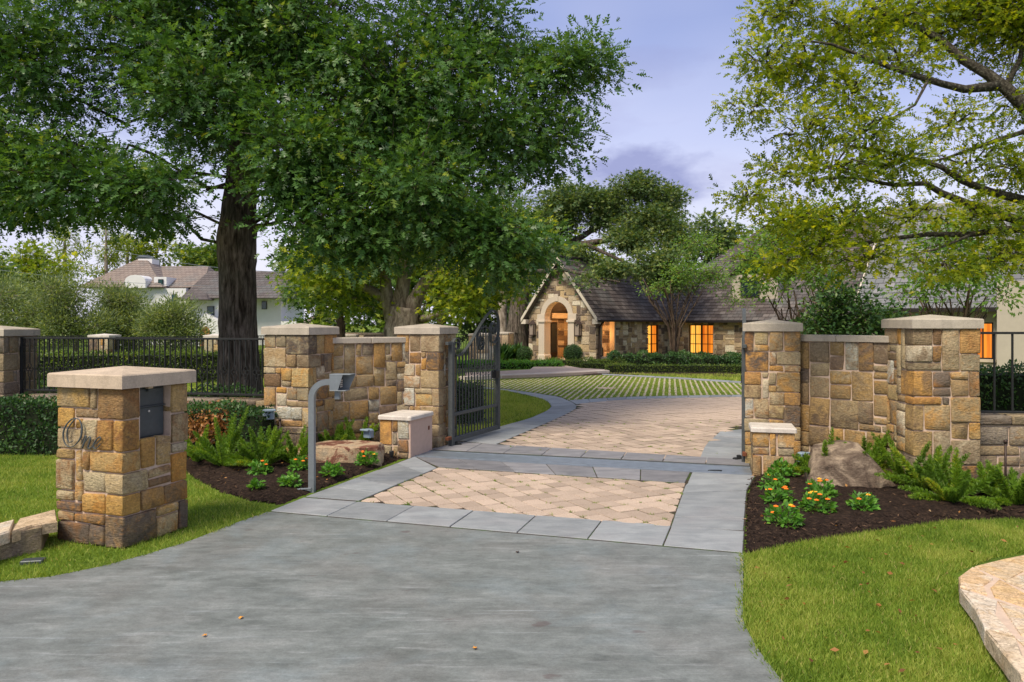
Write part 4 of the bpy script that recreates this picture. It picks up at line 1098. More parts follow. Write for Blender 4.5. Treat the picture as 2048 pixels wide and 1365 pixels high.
# side wall (x = 0 plane, facing +x) with opening and window; wing wall
def rectwall(mb, axis, c, a0, a1, z1, holes, th):
    cuts = sorted(set([a0, a1] + [h[0] for h in holes] + [h[1] for h in holes]))
    for p, q_ in zip(cuts[:-1], cuts[1:]):
        m_ = (p + q_) / 2; zs = [(-.2, z1)]
        for h in holes:
            if h[0] < m_ < h[1]: zs = [(-.2, h[2]), (h[3], z1)]
        for lo, hi in zs:
            if axis == 'x': mb.box(c - th, c, p, q_, lo, hi)
            else: mb.box(p, q_, c, c + th, lo, hi)
SO = (.56, 1.75, .30, 2.20); SW = (5.16, 6.49, .30, 1.94)
WW = (1.36, 2.87, .30, 1.95); WL = 10.0; WY = 7.5
rectwall(wall, 'x', 0, .3505, WY, EV, [SO, SW], .30)
rectwall(wall, 'y', WY, .001, WL, EV, [WW], .30)
wall.box(-GW, -GW + .3, .351, 13, -.2, EV); wall.box(-GW + .301, -.301, 12.7, 13, -.2, EV); wall.box(WL - .3, WL, WY + .301, 13, -.2, EV)
obj('wall', wall, M['mortar_house'], hs)
# porch interior: back wall, floor, ceiling
pw = MB(); pw.box(-GW + .301, -.301, 3.2, 3.4, -.1, 2.85); obj('porch_wall', pw, M['mortar_house'], hs)
obj('porch_ceiling', MB().box(-GW + .95, -.95, .351, 3.199, 3.25, 3.33), M['cream_trim'], hs)
obj('porch_floor', MB().box(-GW + .301, -.301, .36, 3.199, -.05, .09), M['path'], hs)
dr = obj('door', MB().bbox(-GW + .29, -GW + .36, 1.45, 2.15, .09, 2.1, .01), M['wood_dark'], hs); obj('pane', MB().box(-GW + .362, -GW + .372, 1.56, 2.04, .4, 2.0), M['glass'], dr)
obj('porch_beam', MB().bbox(-GW + .301, -GW + .62, 1.3, 3.19, 2.3, 2.6, .02), M['cream'], hs)
obj('bench', MB().bbox(-1.9, -.7, 2.5, 3.18, .09, .45, .02), M['cream'], hs)
# stones of the three visible faces
hrg = random.Random(77); cand = []
protos = []
for k in range(8):
    v, f = face_stone(0, 1, 0, 1, 1, random.Random(900 + k), r=.07, back=1.0, fine=False)
    v = [(x, (y + 1) * .6 - 1 if y < .5 else .6, z) for x, y, z in v]
    mb = MB(); mb.add(v, f); me = mb.mesh('stone', True); me.materials.append(M['stone_house']); protos.append(me)
def house_face(Mx, L, Ht, mask, cell=.135):
    nx, nz = round(L / cell), round(Ht / cell); cw, cz = L / nx, Ht / nz
    occ = [[mask((i + .5) * cw, (j + .5) * cz) for i in range(nx)] for j in range(nz)]
    for r_ in pack(nx, nz, occ, hrg, 4, 3):
        cand.append((Mx, r_[0] * cw + .017, r_[2] * cw - .017, r_[1] * cz + .017, r_[3] * cz - .017))
def gmask(s, z):
    x = s - GW
    if z > gable_top(x) - .14: return True
    if abs(x - ax) < ar_ + .30 and z < asp: return True
    return (x - ax) ** 2 + (z - asp) ** 2 < (ar_ + .26) ** 2 and z >= asp
house_face(Matrix.Translation((-GW, 0, 0)), GW, RZ, gmask)
house_face(Matrix.Rotation(R(90), 4, 'Z'), WY, EV - .05, lambda s, z: (SO[0] - .07 < s < SO[1] + .07 and SO[2] - .1 < z < SO[3] + .3) or (SW[0] < s < SW[1] and SW[2] < z < SW[3]))
house_face(Matrix.Translation((0, WY, 0)), 5.2, EV - .05, lambda s, z: WW[0] < s < WW[1] and WW[2] < z < WW[3])
house_face(Matrix.Translation((-GW + .3, .36, .1)) @ Matrix.Rotation(R(90), 4, 'Z'), 2.84, 2.6, lambda s, z: (1.05 < s < 1.85 and z < 2.05) or (.9 < s and 2.15 < z < 2.55))
house_face(Matrix.Translation((-2.6, 3.2, .1)), 2.1, 2.2, lambda s, z: False)
cand.sort(key=lambda c: -(c[2] - c[1]) * (c[4] - c[3]))
rest = MB()
for k, (Mx, a, b, c, d) in enumerate(cand):
    Ms = Mx @ Matrix.Translation((a, 0, c)) @ Matrix.Diagonal((b - a, .035 * hrg.uniform(.7, 1.3), d - c, 1))
    if k < 295:
        o = obj('stone', protos[k % 8], None, hs); o.matrix_local = Ms
    else:
        me = protos[k % 8]; rest.add([Ms @ v.co for v in me.vertices], [tuple(p.vertices) for p in me.polygons])
if rest.v: o = obj('stones', rest, M['stone_house'], hs, True); o['kind'] = 'stuff'
# arch surround
sr = MB(); N_ = 18; dpt = .42
for k in range(N_):
    t0, t1 = math.pi * k / N_, math.pi * (k + 1) / N_; v = []
    for y in (-.07, dpt):
        for r_, t in ((ar_, t0), (ar_ + .30, t0), (ar_ + .30, t1), (ar_, t1)): v.append((ax + r_ * math.cos(t), y, asp + r_ * math.sin(t)))
    sr.add(v, [(0, 1, 2, 3), (7, 6, 5, 4), (1, 5, 6, 2), (3, 7, 4, 0)])
obj('arch_ring', sr, M['cream'], hs)
for s_ in (-1, 1):
    xi = ax + s_ * ar_; xo = ax + s_ * (ar_ + .40); lo, hi = min(xi, xo), max(xi, xo); e_ = .05
    obj('column', MB().bbox(lo, hi, -.12, dpt + .02, .35, asp - .32, .01), M['cream'], hs)
    obj('column_base', MB().bbox(lo - e_, hi + e_, -.18, dpt + .05, 0, .349, .05), M['cream'], hs)
    obj('capital', MB().bbox(lo - .06, hi + .06, -.18, dpt + .06, asp - .32 + .001, asp - .20, .02), M['cream'], hs)
    obj('impost', MB().bbox(lo - .02, hi + .12 * (1 if s_ > 0 else 0), -.10, dpt, asp - .199, asp + .12, .012) if s_ > 0 else MB().bbox(lo - .12, hi + .0, -.10, dpt, asp - .199, asp + .12, .012), M['cream'], hs)
obj('keystone', MB().bbox(ax - .12, ax + .12, -.10, .2, asp + ar_ + .02, asp + ar_ + .40, .015), M['cream'], hs)
obj('lintel', MB().bbox(-.05, .05, SO[0] - .12, SO[1] + .45, SO[3], SO[3] + .26, .01), M['cream'], hs)
obj('sill', MB().bbox(-.2, .08, SO[0] - .05, SO[1] + .05, SO[2] - .10, SO[2], .01), M['cream'], hs)
# windows
def lit_window(root, Mx, w, h, cols, rows, glow, name='window'):
    fr = MB(); t = .05
    fr.box(0, t, -.02, .06, 0, h); fr.box(w - t, w, -.02, .06, 0, h); fr.box(t, w - t, -.02, .06, 0, t); fr.box(t, w - t, -.02, .06, h - t, h)
    for i in range(1, cols): fr.box(w * i / cols - (.05 if i * 2 == cols and cols > 2 else .02), w * i / cols + (.05 if i * 2 == cols and cols > 2 else .02), -.012, .05, t, h - t)
    for j in range(1, rows): fr.box(t, w - t, -.010, .048, h * j / rows - .02, h * j / rows + .02)
    fr.v = [tuple(Mx @ Vector(p)) for p in fr.v]; wo_ = obj(name, fr, M['dark_frame'], root)
    for i in range(cols):
        pn = MB(); x0, x1 = w * i / cols + .005, w * (i + 1) / cols - .005; pn.box(x0, x1, .062, .075, .01, h - .01); pn.v = [tuple(Mx @ Vector(p)) for p in pn.v]
        obj('pane', pn, glow[i % len(glow)], wo_)
    return wo_
lit_window(hs, Matrix.Translation((-.10, SW[0], SW[2])) @ Matrix.Rotation(R(90), 4, 'Z'), SW[1] - SW[0], SW[3] - SW[2], 2, 3, [M['lit_bright'], M['lit']])
lit_window(hs, Matrix.Translation((WW[0], WY + .10, WW[2])), WW[1] - WW[0], WW[3] - WW[2], 4, 3, [M['lit_bright'], M['lit_bright'], M['lit'], M['lit']])
# roofs
OV = .32; ze = EV - OV * slope * .9
def gp_(x, y): return (x, y, gable_top(x))
rl = -OV; yb = 13.3
roof_slope(hs, 'roof', (OV * .9, rl, EV - OV * .9 * slope), (OV * .9, yb, EV - OV * .9 * slope), (-gm, yb, RZ + .0), (-gm, rl, RZ), M['slate'])
roof_slope(hs, 'roof', (-GW - OV * .9, yb, EV - OV * .9 * slope), (-GW - OV * .9, rl, EV - OV * .9 * slope), (-gm, rl, RZ), (-gm, yb, RZ), M['slate'])
rc = MB(); rc.tube([(-gm, rl, RZ + .05), (-gm, yb, RZ + .05)], .09, 6); obj('ridge_cap', rc, M['slate'], hs)
for s_ in (-1, 1):
    x0 = -gm + s_ * (gm + OV * .9); mb = MB(); zt0, zt1 = EV - OV * .9 * slope - .02, RZ - .03
    v = []
    for y in (rl - .045, rl - .003):
        v += [(x0, y, zt0 - .04), (-gm, y, zt1 - .16), (-gm, y, zt1 + .06), (x0, y, zt0 + .18)]
    mb.add(v, [(0, 1, 2, 3), (7, 6, 5, 4), (0, 4, 5, 1), (3, 2, 6, 7), (0, 3, 7, 4)]); obj('bargeboard', mb, M['cream_trim'], hs)
    xe = -GW - .30 if s_ < 0 else -.02
    obj('eave_return', MB().bbox(xe, xe + .32, rl, .0 - .003, zt0 - .14, zt0 + .10, .01), M['cream_trim'], hs)
WP = 3.0; wz = EV + WP * math.tan(R(42))
roof_slope(hs, 'roof', (-.5, WY - .4, EV - .36), (WL + .4, WY - .4, EV - .36), (WL + .4, WY + WP, wz), (-.5, WY + WP, wz), M['slate'])
roof_slope(hs, 'roof', (WL + .4, WY + 2 * WP + .4, EV - .36), (0, WY + 2 * WP + .4, EV - .36), (0, WY + WP, wz), (WL + .4, WY + WP, wz), M['slate'])
gt = MB(); gt.bbox(OV * .9, OV * .9 + .12, rl, WY - .55, EV - .44, EV - .32, .02); obj('gutter', gt, M['dark_frame'], hs)
gt = MB(); gt.bbox(.5, WL + .4, WY - .52, WY - .40, EV - .48, EV - .36, .02); obj('gutter', gt, M['dark_frame'], hs)
dn = MB(); dn.tube([(.40, .18, EV - .36), (.30, .18, EV - .5), (.10, .18, EV - .7), (.10, .18, 0)], .05, 6); obj('downpipe', dn, M['bronze'], hs)
# dormer on the wing roof
obj('dormer_wall', MB().box(3.6, 6.2, WY + .9, WY + 3.6, 3.0, 4.75), M['stucco'], hs)
dw = obj('dormer_window', MB().bbox(4.1, 5.2, WY + .85, WY + .898, 3.45, 4.55, .01), M['dark_frame'], hs); obj('pane', MB().box(4.18, 5.12, WY + .835, WY + .848, 3.53, 4.47), M['glass'], dw)
roof_slope(hs, 'roof', (3.4, WY + .6, 4.7), (3.4, WY + 4.2, 4.7), (4.9, WY + 4.2, 6.1), (4.9, WY + .6, 6.1), M['slate']); roof_slope(hs, 'roof', (6.4, WY + 4.2, 4.7), (6.4, WY + .6, 4.7), (4.9, WY + .6, 6.1), (4.9, WY + 4.2, 6.1), M['slate'])
# two-storey main block behind
obj('upper_wall', MB().box(-1.2, 15.6, 13.4, 21, -.1, 5.2), M['stucco'], hs)
roof_slope(hs, 'roof', (-1.7, 13.0, 5.0), (16, 13.0, 5.0), (12.5, 17.2, 8.5), (2.0, 17.2, 8.5), M['slate']); roof_slope(hs, 'roof', (16, 13, 5), (16, 21.4, 5), (12.5, 17.2, 8.5), (12.5, 17.2, 8.5), M['slate']); roof_slope(hs, 'roof', (-1.7, 21.4, 5), (-1.7, 13, 5), (2, 17.2, 8.5), (2, 17.2, 8.5), M['slate'])
# low side bay left of the gable
obj('bay_wall', MB().box(-6.1, -GW - .002, 2.2, 6.5, -.1, 2.12), M['stone_house'], hs)
roof_slope(hs, 'roof', (-6.5, 1.85, 2.1), (-GW, 1.85, 2.1), (-GW, 3.6, 3.1), (-6.5, 3.6, 3.1), M['slate'])
bw_ = obj('window', MB().bbox(-5.75, -5.05, 2.14, 2.198, .4, 1.85, .01), M['dark_frame'], hs); obj('pane', MB().box(-5.68, -5.12, 2.125, 2.138, .48, 1.78), M['glass'], bw_)
bp = MB(); bp.tube([(-6.15, 2.1, 2.0), (-6.15, 2.1, 0)], .05, 6); obj('downpipe', bp, M['bronze'], hs)

# lanterns flanking the arch
def lantern(label, lx):
    t = thing('wall_lantern', label, 'lantern', tuple(HC + Matrix.Rotation(HR, 3, 'Z') @ Vector((lx, -.16, 1.35))), HR, 'lanterns beside the arched entry')
    m = M['bronze']; obj('base_plate', MB().bbox(-.16, .16, -.13, .13, 0, .05, .01), m, t); obj('roof', MB().lathe([(.24, .62), (.22, .66), (.10, .80), (.06, .84)], 4), m, t)
    obj('backplate', MB().bbox(-.10, .10, .10, .16, -.05, .75, .01), m, t)
    for a, b in ((-1, -1), (1, -1), (1, 1), (-1, 1)): obj('corner_bar', MB().box(a * .14 - .014, a * .14 + .014, b * .11 - .014, b * .11 + .014, .05, .63), m, t)
    for s_ in (-1, 1): obj('pane', MB().box(s_ * .137 - .003, s_ * .137 + .003, -.09, .09, .06, .61), M['glass_l'], t)
    obj('pane', MB().box(-.12, .12, -.113, -.107, .06, .61), M['glass_l'], t)
    mb = MB(); mb.tube([(0, 0, .84), (0, -.06, .92), (0, .05, .98), (0, .12, .86)], .015, 6); obj('hook', mb, m, t)
q = NT('lantern_glass', .1, .5); q.base((.30, .24, .19)); M['glass_l'] = q.m
lantern('bronze lantern on the left of the arched stone entry', -4.18 + .15)
lantern('bronze lantern on the right of the arched stone entry', -1.0)
# lit table lamp seen through the side opening, and its light; ceiling lamp of the porch
Mh = Matrix.Translation(HC) @ Matrix.Rotation(HR, 4, 'Z')
tl = thing('table_lamp', 'glowing table lamp seen through the side opening of the porch', 'lamp', tuple(Mh @ Vector((-.75, 1.15, .3))), HR)
obj('table', MB().bbox(-.3, .3, -.25, .25, -.2, .45, .02), M['wood_dark'], tl); obj('lamp_base', MB().lathe([(.07, .45), (.09, .52), (.04, .62), (.02, .75)], 10), M['bronze'], tl); obj('lamp_shade', MB().lathe([(.15, .72), (.09, .98)], 14), M['lamp'], tl)
def lamp(name, loc, e_, c=(1, .50, .16), r=.12):
    l = bpy.data.lights.new(name, 'POINT'); l.energy = e_; l.color = c; l.shadow_soft_size = r
    o = bpy.data.objects.new(name, l); C.objects.link(o); o.location = loc; return o
lamp('table_lamp_light', Mh @ Vector((-.60, 1.15, 1.45)), 45)
lamp('porch_light', Mh @ Vector((-2.2, 1.9, 2.95)), 75, (1, .52, .2))

# stucco wing with grey slate roof at the right ---------------------------------------
W0 = Vector((13.5, 30, 0)); MW = Matrix.Translation(W0) @ Matrix.Rotation(HR, 4, 'Z')
sw = thing('stucco_house_wing', 'cream stucco house wing with grey slate roof behind the right wall', 'house', tuple(W0), HR)
wm = MB(); rectwall(wm, 'y', 0, .3, 9, 2.75, [(3.75, 4.4, .75, 2.05)], .25); wm.box(.3, .55, .26, 9, -.1, 2.75)
obj('wall', wm, M['stucco'], sw)
obj('wall', MB().box(4.75, 13, -1.7, -.01, -.1, 3.4), M['stucco'], sw)
lit_window(sw, Matrix.Translation((3.75, .08, .75)), .65, 1.3, 2, 1, [M['lit'], M['lit']]); obj('sill', MB().bbox(3.65, 4.5, -.08, .05, .65, .75, .01), M['cream'], sw)
roof_slope(sw, 'roof', (-.1, -.5, 2.55), (14, -.5, 2.55), (14, 4.4, 7.0), (-.1, 4.4, 7.0), M['slate_grey'], .3); roof_slope(sw, 'roof', (14, 9.3, 2.55), (-.1, 9.3, 2.55), (-.1, 4.4, 7.0), (14, 4.4, 7.0), M['slate_grey'], .3)
mb = MB(); v = []
for x in (-.16, -.103): v += [(x, -.5, 2.42), (x, 4.4, 6.87), (x, 4.4, 7.1), (x, -.5, 2.66)]
mb.add(v, [(0, 1, 2, 3), (7, 6, 5, 4), (0, 4, 5, 1), (3, 2, 6, 7), (0, 3, 7, 4)]); obj('bargeboard', mb, M['cream_trim'], sw)
ge = MB(); v = []
for x in (.31, .5): v += [(x, .0, 2.6), (x, 8.9, 2.6), (x, 4.4, 6.8)]
ge.add(v, [(0, 2, 1), (3, 4, 5)]); obj('gable_wall', ge, M['stucco'], sw)
obj('gutter', MB().bbox(-.1, 4.7, -.62, -.51, 2.42, 2.56, .02), M['dark_frame'], sw)
mb = MB(); mb.tube([(4.62, -.55, 2.45), (4.62, -.2, 2.2), (4.62, -.1, 0)], .06, 6); obj('downpipe', mb, M['dark_frame'], sw)

# distant white house on the left -------------------------------------------------------
def wx(px, Y): return (px - 1024) * Y / F
def wz_(py, Y): return H - (py - HY) * Y / F
Yh = 72.0
wh = thing('white_house', 'distant white stucco house with brown hipped roofs behind the left shrubs', 'house', (wx(380, Yh), Yh, 0))
def hb(name, px0, px1, py0, Yd, dep, m, z0=-.1): return obj(name, MB().box(wx(px0, Yd), wx(px1, Yd), Yd, Yd + dep, z0, wz_(py0, Yd)), m, wh, world=True)
hb('wall', 205, 372, 577, Yh, 9, M['white_stucco']); hb('wall', 372, 470, 597, Yh - 1, 9, M['white_stucco']); hb('wall', 470, 562, 592, Yh + .5, 8, M['white_stucco']); hb('wall', 562, 660, 643, Yh - 2, 5, M['white_stucco'])
def hr(px0, px1, pye, rx0, rx1, pyr, Yd, dep, m):
    e0, e1 = Vector((wx(px0, Yd), Yd - .5, wz_(pye, Yd))), Vector((wx(px1, Yd), Yd - .5, wz_(pye, Yd)))
    r0, r1 = Vector((wx(rx0, Yd), Yd + dep / 2, wz_(pyr, Yd + dep / 2))), Vector((wx(rx1, Yd), Yd + dep / 2, wz_(pyr, Yd + dep / 2)))
    b0, b1 = Vector((e0.x, Yd + dep + .5, e0.z)), Vector((e1.x, Yd + dep + .5, e1.z))
    roof_slope(wh, 'roof', e0, e1, r1, r0, m, .5, world=True); roof_slope(wh, 'roof', b0, e0, r0, r0 + Vector((.01, 0, 0)), m, .5, world=True); roof_slope(wh, 'roof', e1, b1, r1, r1, m, .5, world=True); roof_slope(wh, 'roof', b1, b0, r0, r1, m, .5, world=True)
hr(160, 330, 575, 236, 246, 516, Yh, 9, M['shingle_brown']); hr(225, 410, 575, 262, 380, 533, Yh + 1, 9, M['shingle_brown']); hr(366, 580, 597, 378, 560, 543, Yh - 1, 9, M['shingle_dark']); hr(600, 672, 645, 618, 655, 630, Yh - 2, 5, M['shingle_brown']); hr(355, 420, 600, 372, 400, 586, Yh - 2, 3, M['shingle_dark'])
ch = hb('chimney', 276, 304, 518, Yh + 4, 1.6, M['white_stucco'], 6.0); obj('chimney_cap', MB().lathe([(.8, 0), (.85, .15), (.45, .4)], 10, (wx(290, Yh + 4.8), Yh + 4.8, wz_(518, Yh + 4))), M['mailbox'], ch, world=True)
# eyebrow dormer, shed dormer with window, arched window, entry arch
ed = MB(); cx0, cw_ = wx(268, Yh - 1), .95
ed.prism([(0, 0), (1, 0), (1, 1)], 0, .01); ed = MB(); pts = [(cx0 - cw_, wz_(577, Yh)), (cx0 + cw_, wz_(577, Yh))] + [(cx0 + cw_ * math.cos(t), wz_(563, Yh) + .55 * math.sin(t)) for t in np.linspace(0, math.pi, 9)]
ed.add([(x, Yh - .8, z) for x, z in pts] + [(x, Yh + 2.5, z) for x, z in pts], [tuple(range(11))[::-1], tuple(range(11, 22))] + [(i, (i + 1) % 11, 11 + (i + 1) % 11, 11 + i) for i in range(11)]); obj('eyebrow_dormer', ed, M['white_stucco'], wh, world=True)
def hw_(px0, px1, py0, py1, Yd, m='glass_teal', name='window'):
    w_ = obj(name, MB().box(wx(px0 - 1, Yd), wx(px1 + 1, Yd), Yd - .10, Yd - .02, wz_(py1 + 1, Yd), wz_(py0 - 1, Yd)), M['dark_frame'], wh, world=True)
    obj('pane', MB().box(wx(px0, Yd), wx(px1, Yd), Yd - .13, Yd - .11, wz_(py1, Yd), wz_(py0, Yd)), M[m], w_, world=True)
obj('dormer', MB().box(wx(306, Yh), wx(331, Yh), Yh + .2, Yh + 3, wz_(572, Yh), wz_(554, Yh)), M['white_stucco'], wh, world=True); hw_(318, 326, 560, 570, Yh + .2)
hw_(416, 428, 614, 632, Yh - 1); hw_(525, 533, 604, 618, Yh + .5); hw_(345, 352, 590, 610, Yh); hw_(240, 250, 590, 606, Yh)
eg = MB(); x0, x1, xm = wx(390, Yh - 2), wx(445, Yh - 2), wx(412, Yh - 2); pts = [(x0, -.1), (x1, -.1), (x1, wz_(645, Yh)), (xm, wz_(628, Yh)), (x0, wz_(648, Yh))]
eg.add([(x, Yh - 2.2, z) for x, z in pts] + [(x, Yh - 1.05, z) for x, z in pts], [(0, 1, 2, 3, 4), (9, 8, 7, 6, 5)] + [(i, (i + 1) % 5, 5 + (i + 1) % 5, 5 + i) for i in range(5)]); obj('entry_gable', eg, M['white_stucco'], wh, world=True)
ea = MB(); cx0 = wx(410, Yh - 2.2); pts = [(cx0 - .45, .0), (cx0 + .45, 0)] + [(cx0 + .45 * math.cos(t), wz_(663, Yh) + .45 * math.sin(t)) for t in np.linspace(0, math.pi, 9)]
ea.add([(x, Yh - 2.25, z) for x, z in pts] + [(x, Yh - 2.19, z) for x, z in pts], [tuple(range(11))[::-1]] + [(i, (i + 1) % 11, 11 + (i + 1) % 11, 11 + i) for i in range(11)]); obj('entry_door', ea, plain('orange_wood_door', (.42, .17, .05), .6, .2, 3), wh, world=True)

# far boundary: stone piers and fence at the back of the left lawn
for px, Yd, wpx, lb in ((198, 29, 38, 'small stone pier of the far fence above the mailbox pillar'), (425, 31.5, 33, 'small stone pier of the far fence left of the oak trunk')):
    w = wpx * Yd / F
    t = thing('stone_pier', lb, 'pier', (wx(px, Yd), Yd + .4, 0), R(-3), 'far fence piers')
    stonework(t, w, w, wz_(676, Yd), M['stone'], int(px), .15, faces=(0, 1, 3), quoins=(0, 3)); pyramid_cap(t, w, w, wz_(676, Yd), .10, .05, .06, M['cap_pale'])
fence('far black iron fence between the small stone piers behind the hedge', (wx(-250, 27), 27), (wx(198, 29) - .3, 29.4), .3, 1.55, 80, False, .022, False)
fence('far black iron fence running behind the oak trunk', (wx(198, 29) + .4, 29.4), (wx(560, 34), 33.6), .3, 1.5, 84, False, .022, False)
t = wing('far stone garden wall seen between the left gate piers', (wx(690, 34), 34), (wx(850, 33), 33), 1.52, .35, 188, 'stone_house', True, .2, 'stone_shade', .02, 'garden_wall')
for px, Yd, lb in ((963, 36, 'far stone garden pier seen through the gate scrolls'), (1006, 41, 'far stone garden pier right of the gate scrolls'), (705, 34, 'far stone pier at the left end of the garden wall')):
    t = thing('stone_pier', lb, 'pier', (wx(px, Yd), Yd, 0), R(-20)); w = .85
    stonework(t, w, w, 1.45, M['stone_house'], int(px), .17, faces=(0, 1, 3), quoins=(0, 3)); pyramid_cap(t, w, w, 1.45, .09, .04, .05, M['cap'])
fence('far dark iron fence between the garden piers beyond the gate', (wx(900, 37), 37), (wx(1045, 44), 44), .1, 1.5, 50, False, .022, False)
# overhead wires
for k, (a, b, sag, lb) in enumerate((((150, 480), (620, 545), .6, 'upper overhead wire crossing before the white house'), ((-40, 535), (620, 572), .5, 'lower overhead wire crossing before the white house'))):
    pa, pb_ = P(*a, 55), P(*b, 55); mb = MB(); mb.tube([pa.lerp(pb_, t) - Vector((0, 0, sag * 4 * t * (1 - t))) for t in np.linspace(0, 1, 14)], .02, 4); tag(obj('overhead_wire', mb, M['steel']), lb, 'wire')
# ---------------------------------------------------------------- vegetation
LOBED = ([(0, 0, 0), (0, .40, .02), (0, .66, .02), (0, 1.1, -.07), (.33, .40, .09), (-.33, .40, .09), (.47, .76, .12), (-.47, .76, .12), (.21, 1.02, .02), (-.21, 1.02, .02)],
         [(0, 4, 1), (0, 1, 5), (1, 6, 2), (1, 2, 7), (2, 8, 3), (2, 3, 9)])
OVAL = ([(0, 0, 0), (.27, .45, .06), (0, 1, 0), (-.27, .45, .06)], [(0, 1, 2), (0, 2, 3)])
SLIM = ([(0, 0, 0), (.13, .45, .03), (0, 1, 0), (-.13, .45, .03)], [(0, 1, 2), (0, 2, 3)])
TUFT = ([(0, 0, 0), (.42, .30, .1), (.10, .42, .04), (.34, .85, .0), (0, .62, .05), (-.30, .95, .02), (-.12, .40, .04), (-.45, .35, .1)],
        [(0, 1, 2), (2, 3, 4), (4, 5, 6), (0, 6, 7), (0, 2, 4), (0, 4, 6)])
BLADE = ([(-.5, 0, 0), (.5, 0, 0), (0, 1, 0)], [(0, 1, 2)])
def unit(a): return a / np.maximum(np.linalg.norm(a, axis=1, keepdims=True), 1e-9)
def leaf_mesh(name, pos, axis, nrm, size, tint, shape, width=1.0):
    sv = np.array(shape[0], float); sf = np.array(shape[1], int); n = len(pos); k = len(sv); t = len(sf)
    ax_ = unit(axis); sd = unit(np.cross(ax_, nrm)); up = np.cross(sd, ax_)
    size = np.asarray(size).reshape(-1, 1, 1); wd = np.asarray(width).reshape(-1, 1, 1) if hasattr(width, '__len__') else width
    V = pos[:, None, :] + size * (sd[:, None, :] * sv[None, :, 0:1] * wd + ax_[:, None, :] * sv[None, :, 1:2] + up[:, None, :] * sv[None, :, 2:3])
    V = V.reshape(-1, 3); Fi = (np.arange(n)[:, None, None] * k + sf[None]).reshape(-1)
    me = bpy.data.meshes.new(name); me.vertices.add(len(V)); me.vertices.foreach_set('co', V.astype(np.float32).ravel())
    me.loops.add(len(Fi)); me.loops.foreach_set('vertex_index', Fi.astype(np.int32))
    me.polygons.add(n * t); me.polygons.foreach_set('loop_start', (np.arange(n * t) * 3).astype(np.int32))
    at = me.attributes.new('tint', 'FLOAT', 'POINT'); at.data.foreach_set('value', np.repeat(np.clip(tint, 0, 1), k).astype(np.float32))
    me.update(calc_edges=True); return me
def lobe_clusters(lobes, n, rg, inner=.45):
    w = np.array([(l[3] * l[4] * l[5]) ** (2 / 3) * (l[6] if len(l) > 6 else 1) for l in lobes]); idx = rg.choice(len(lobes), n, p=w / w.sum())
    d = unit(rg.normal(size=(n, 3))); r = rg.random(n) ** inner
    L = np.array([l[:6] for l in lobes])[idx]
    wob = 1 + .28 * np.sin(d[:, 0] * 5 + idx) * np.sin(d[:, 2] * 6 + idx * 1.7)
    return L[:, :3] + d * (r * wob)[:, None] * L[:, 3:6], idx, d
def cluster_leaves(cen, out, per, spread, rg, flat=.6, droop=.15, up=.9, vary=.5):
    n = len(cen) * per; c = np.repeat(cen, per, 0); o = np.repeat(out, per, 0)
    off = rg.normal(size=(n, 3)) * spread * np.array([1, 1, flat]); pos = c + off
    axis = unit(off) + o * .5 + rg.normal(size=(n, 3)) * .4 + np.array([0, 0, -droop])
    nrm = rg.normal(size=(n, 3)) * vary + np.array([0, 0, up]) + o * .25
    ct = np.repeat(rg.normal(size=len(cen)) * .16, per)
    return pos, axis, nrm, ct
def limb_path(a, b, rg_, n=7, rise=.12, wob=.05):
    a, b = Vector(a), Vector(b); L = (b - a).length; pts = []
    for i in range(n + 1):
        t = i / n; p = a.lerp(b, t) + Vector((0, 0, rise * L * math.sin(math.pi * t)))
        if 0 < i < n: p += Vector((rg_.gauss(0, 1), rg_.gauss(0, 1), rg_.gauss(0, .7))) * wob * L * .5
        pts.append(p)
    return pts
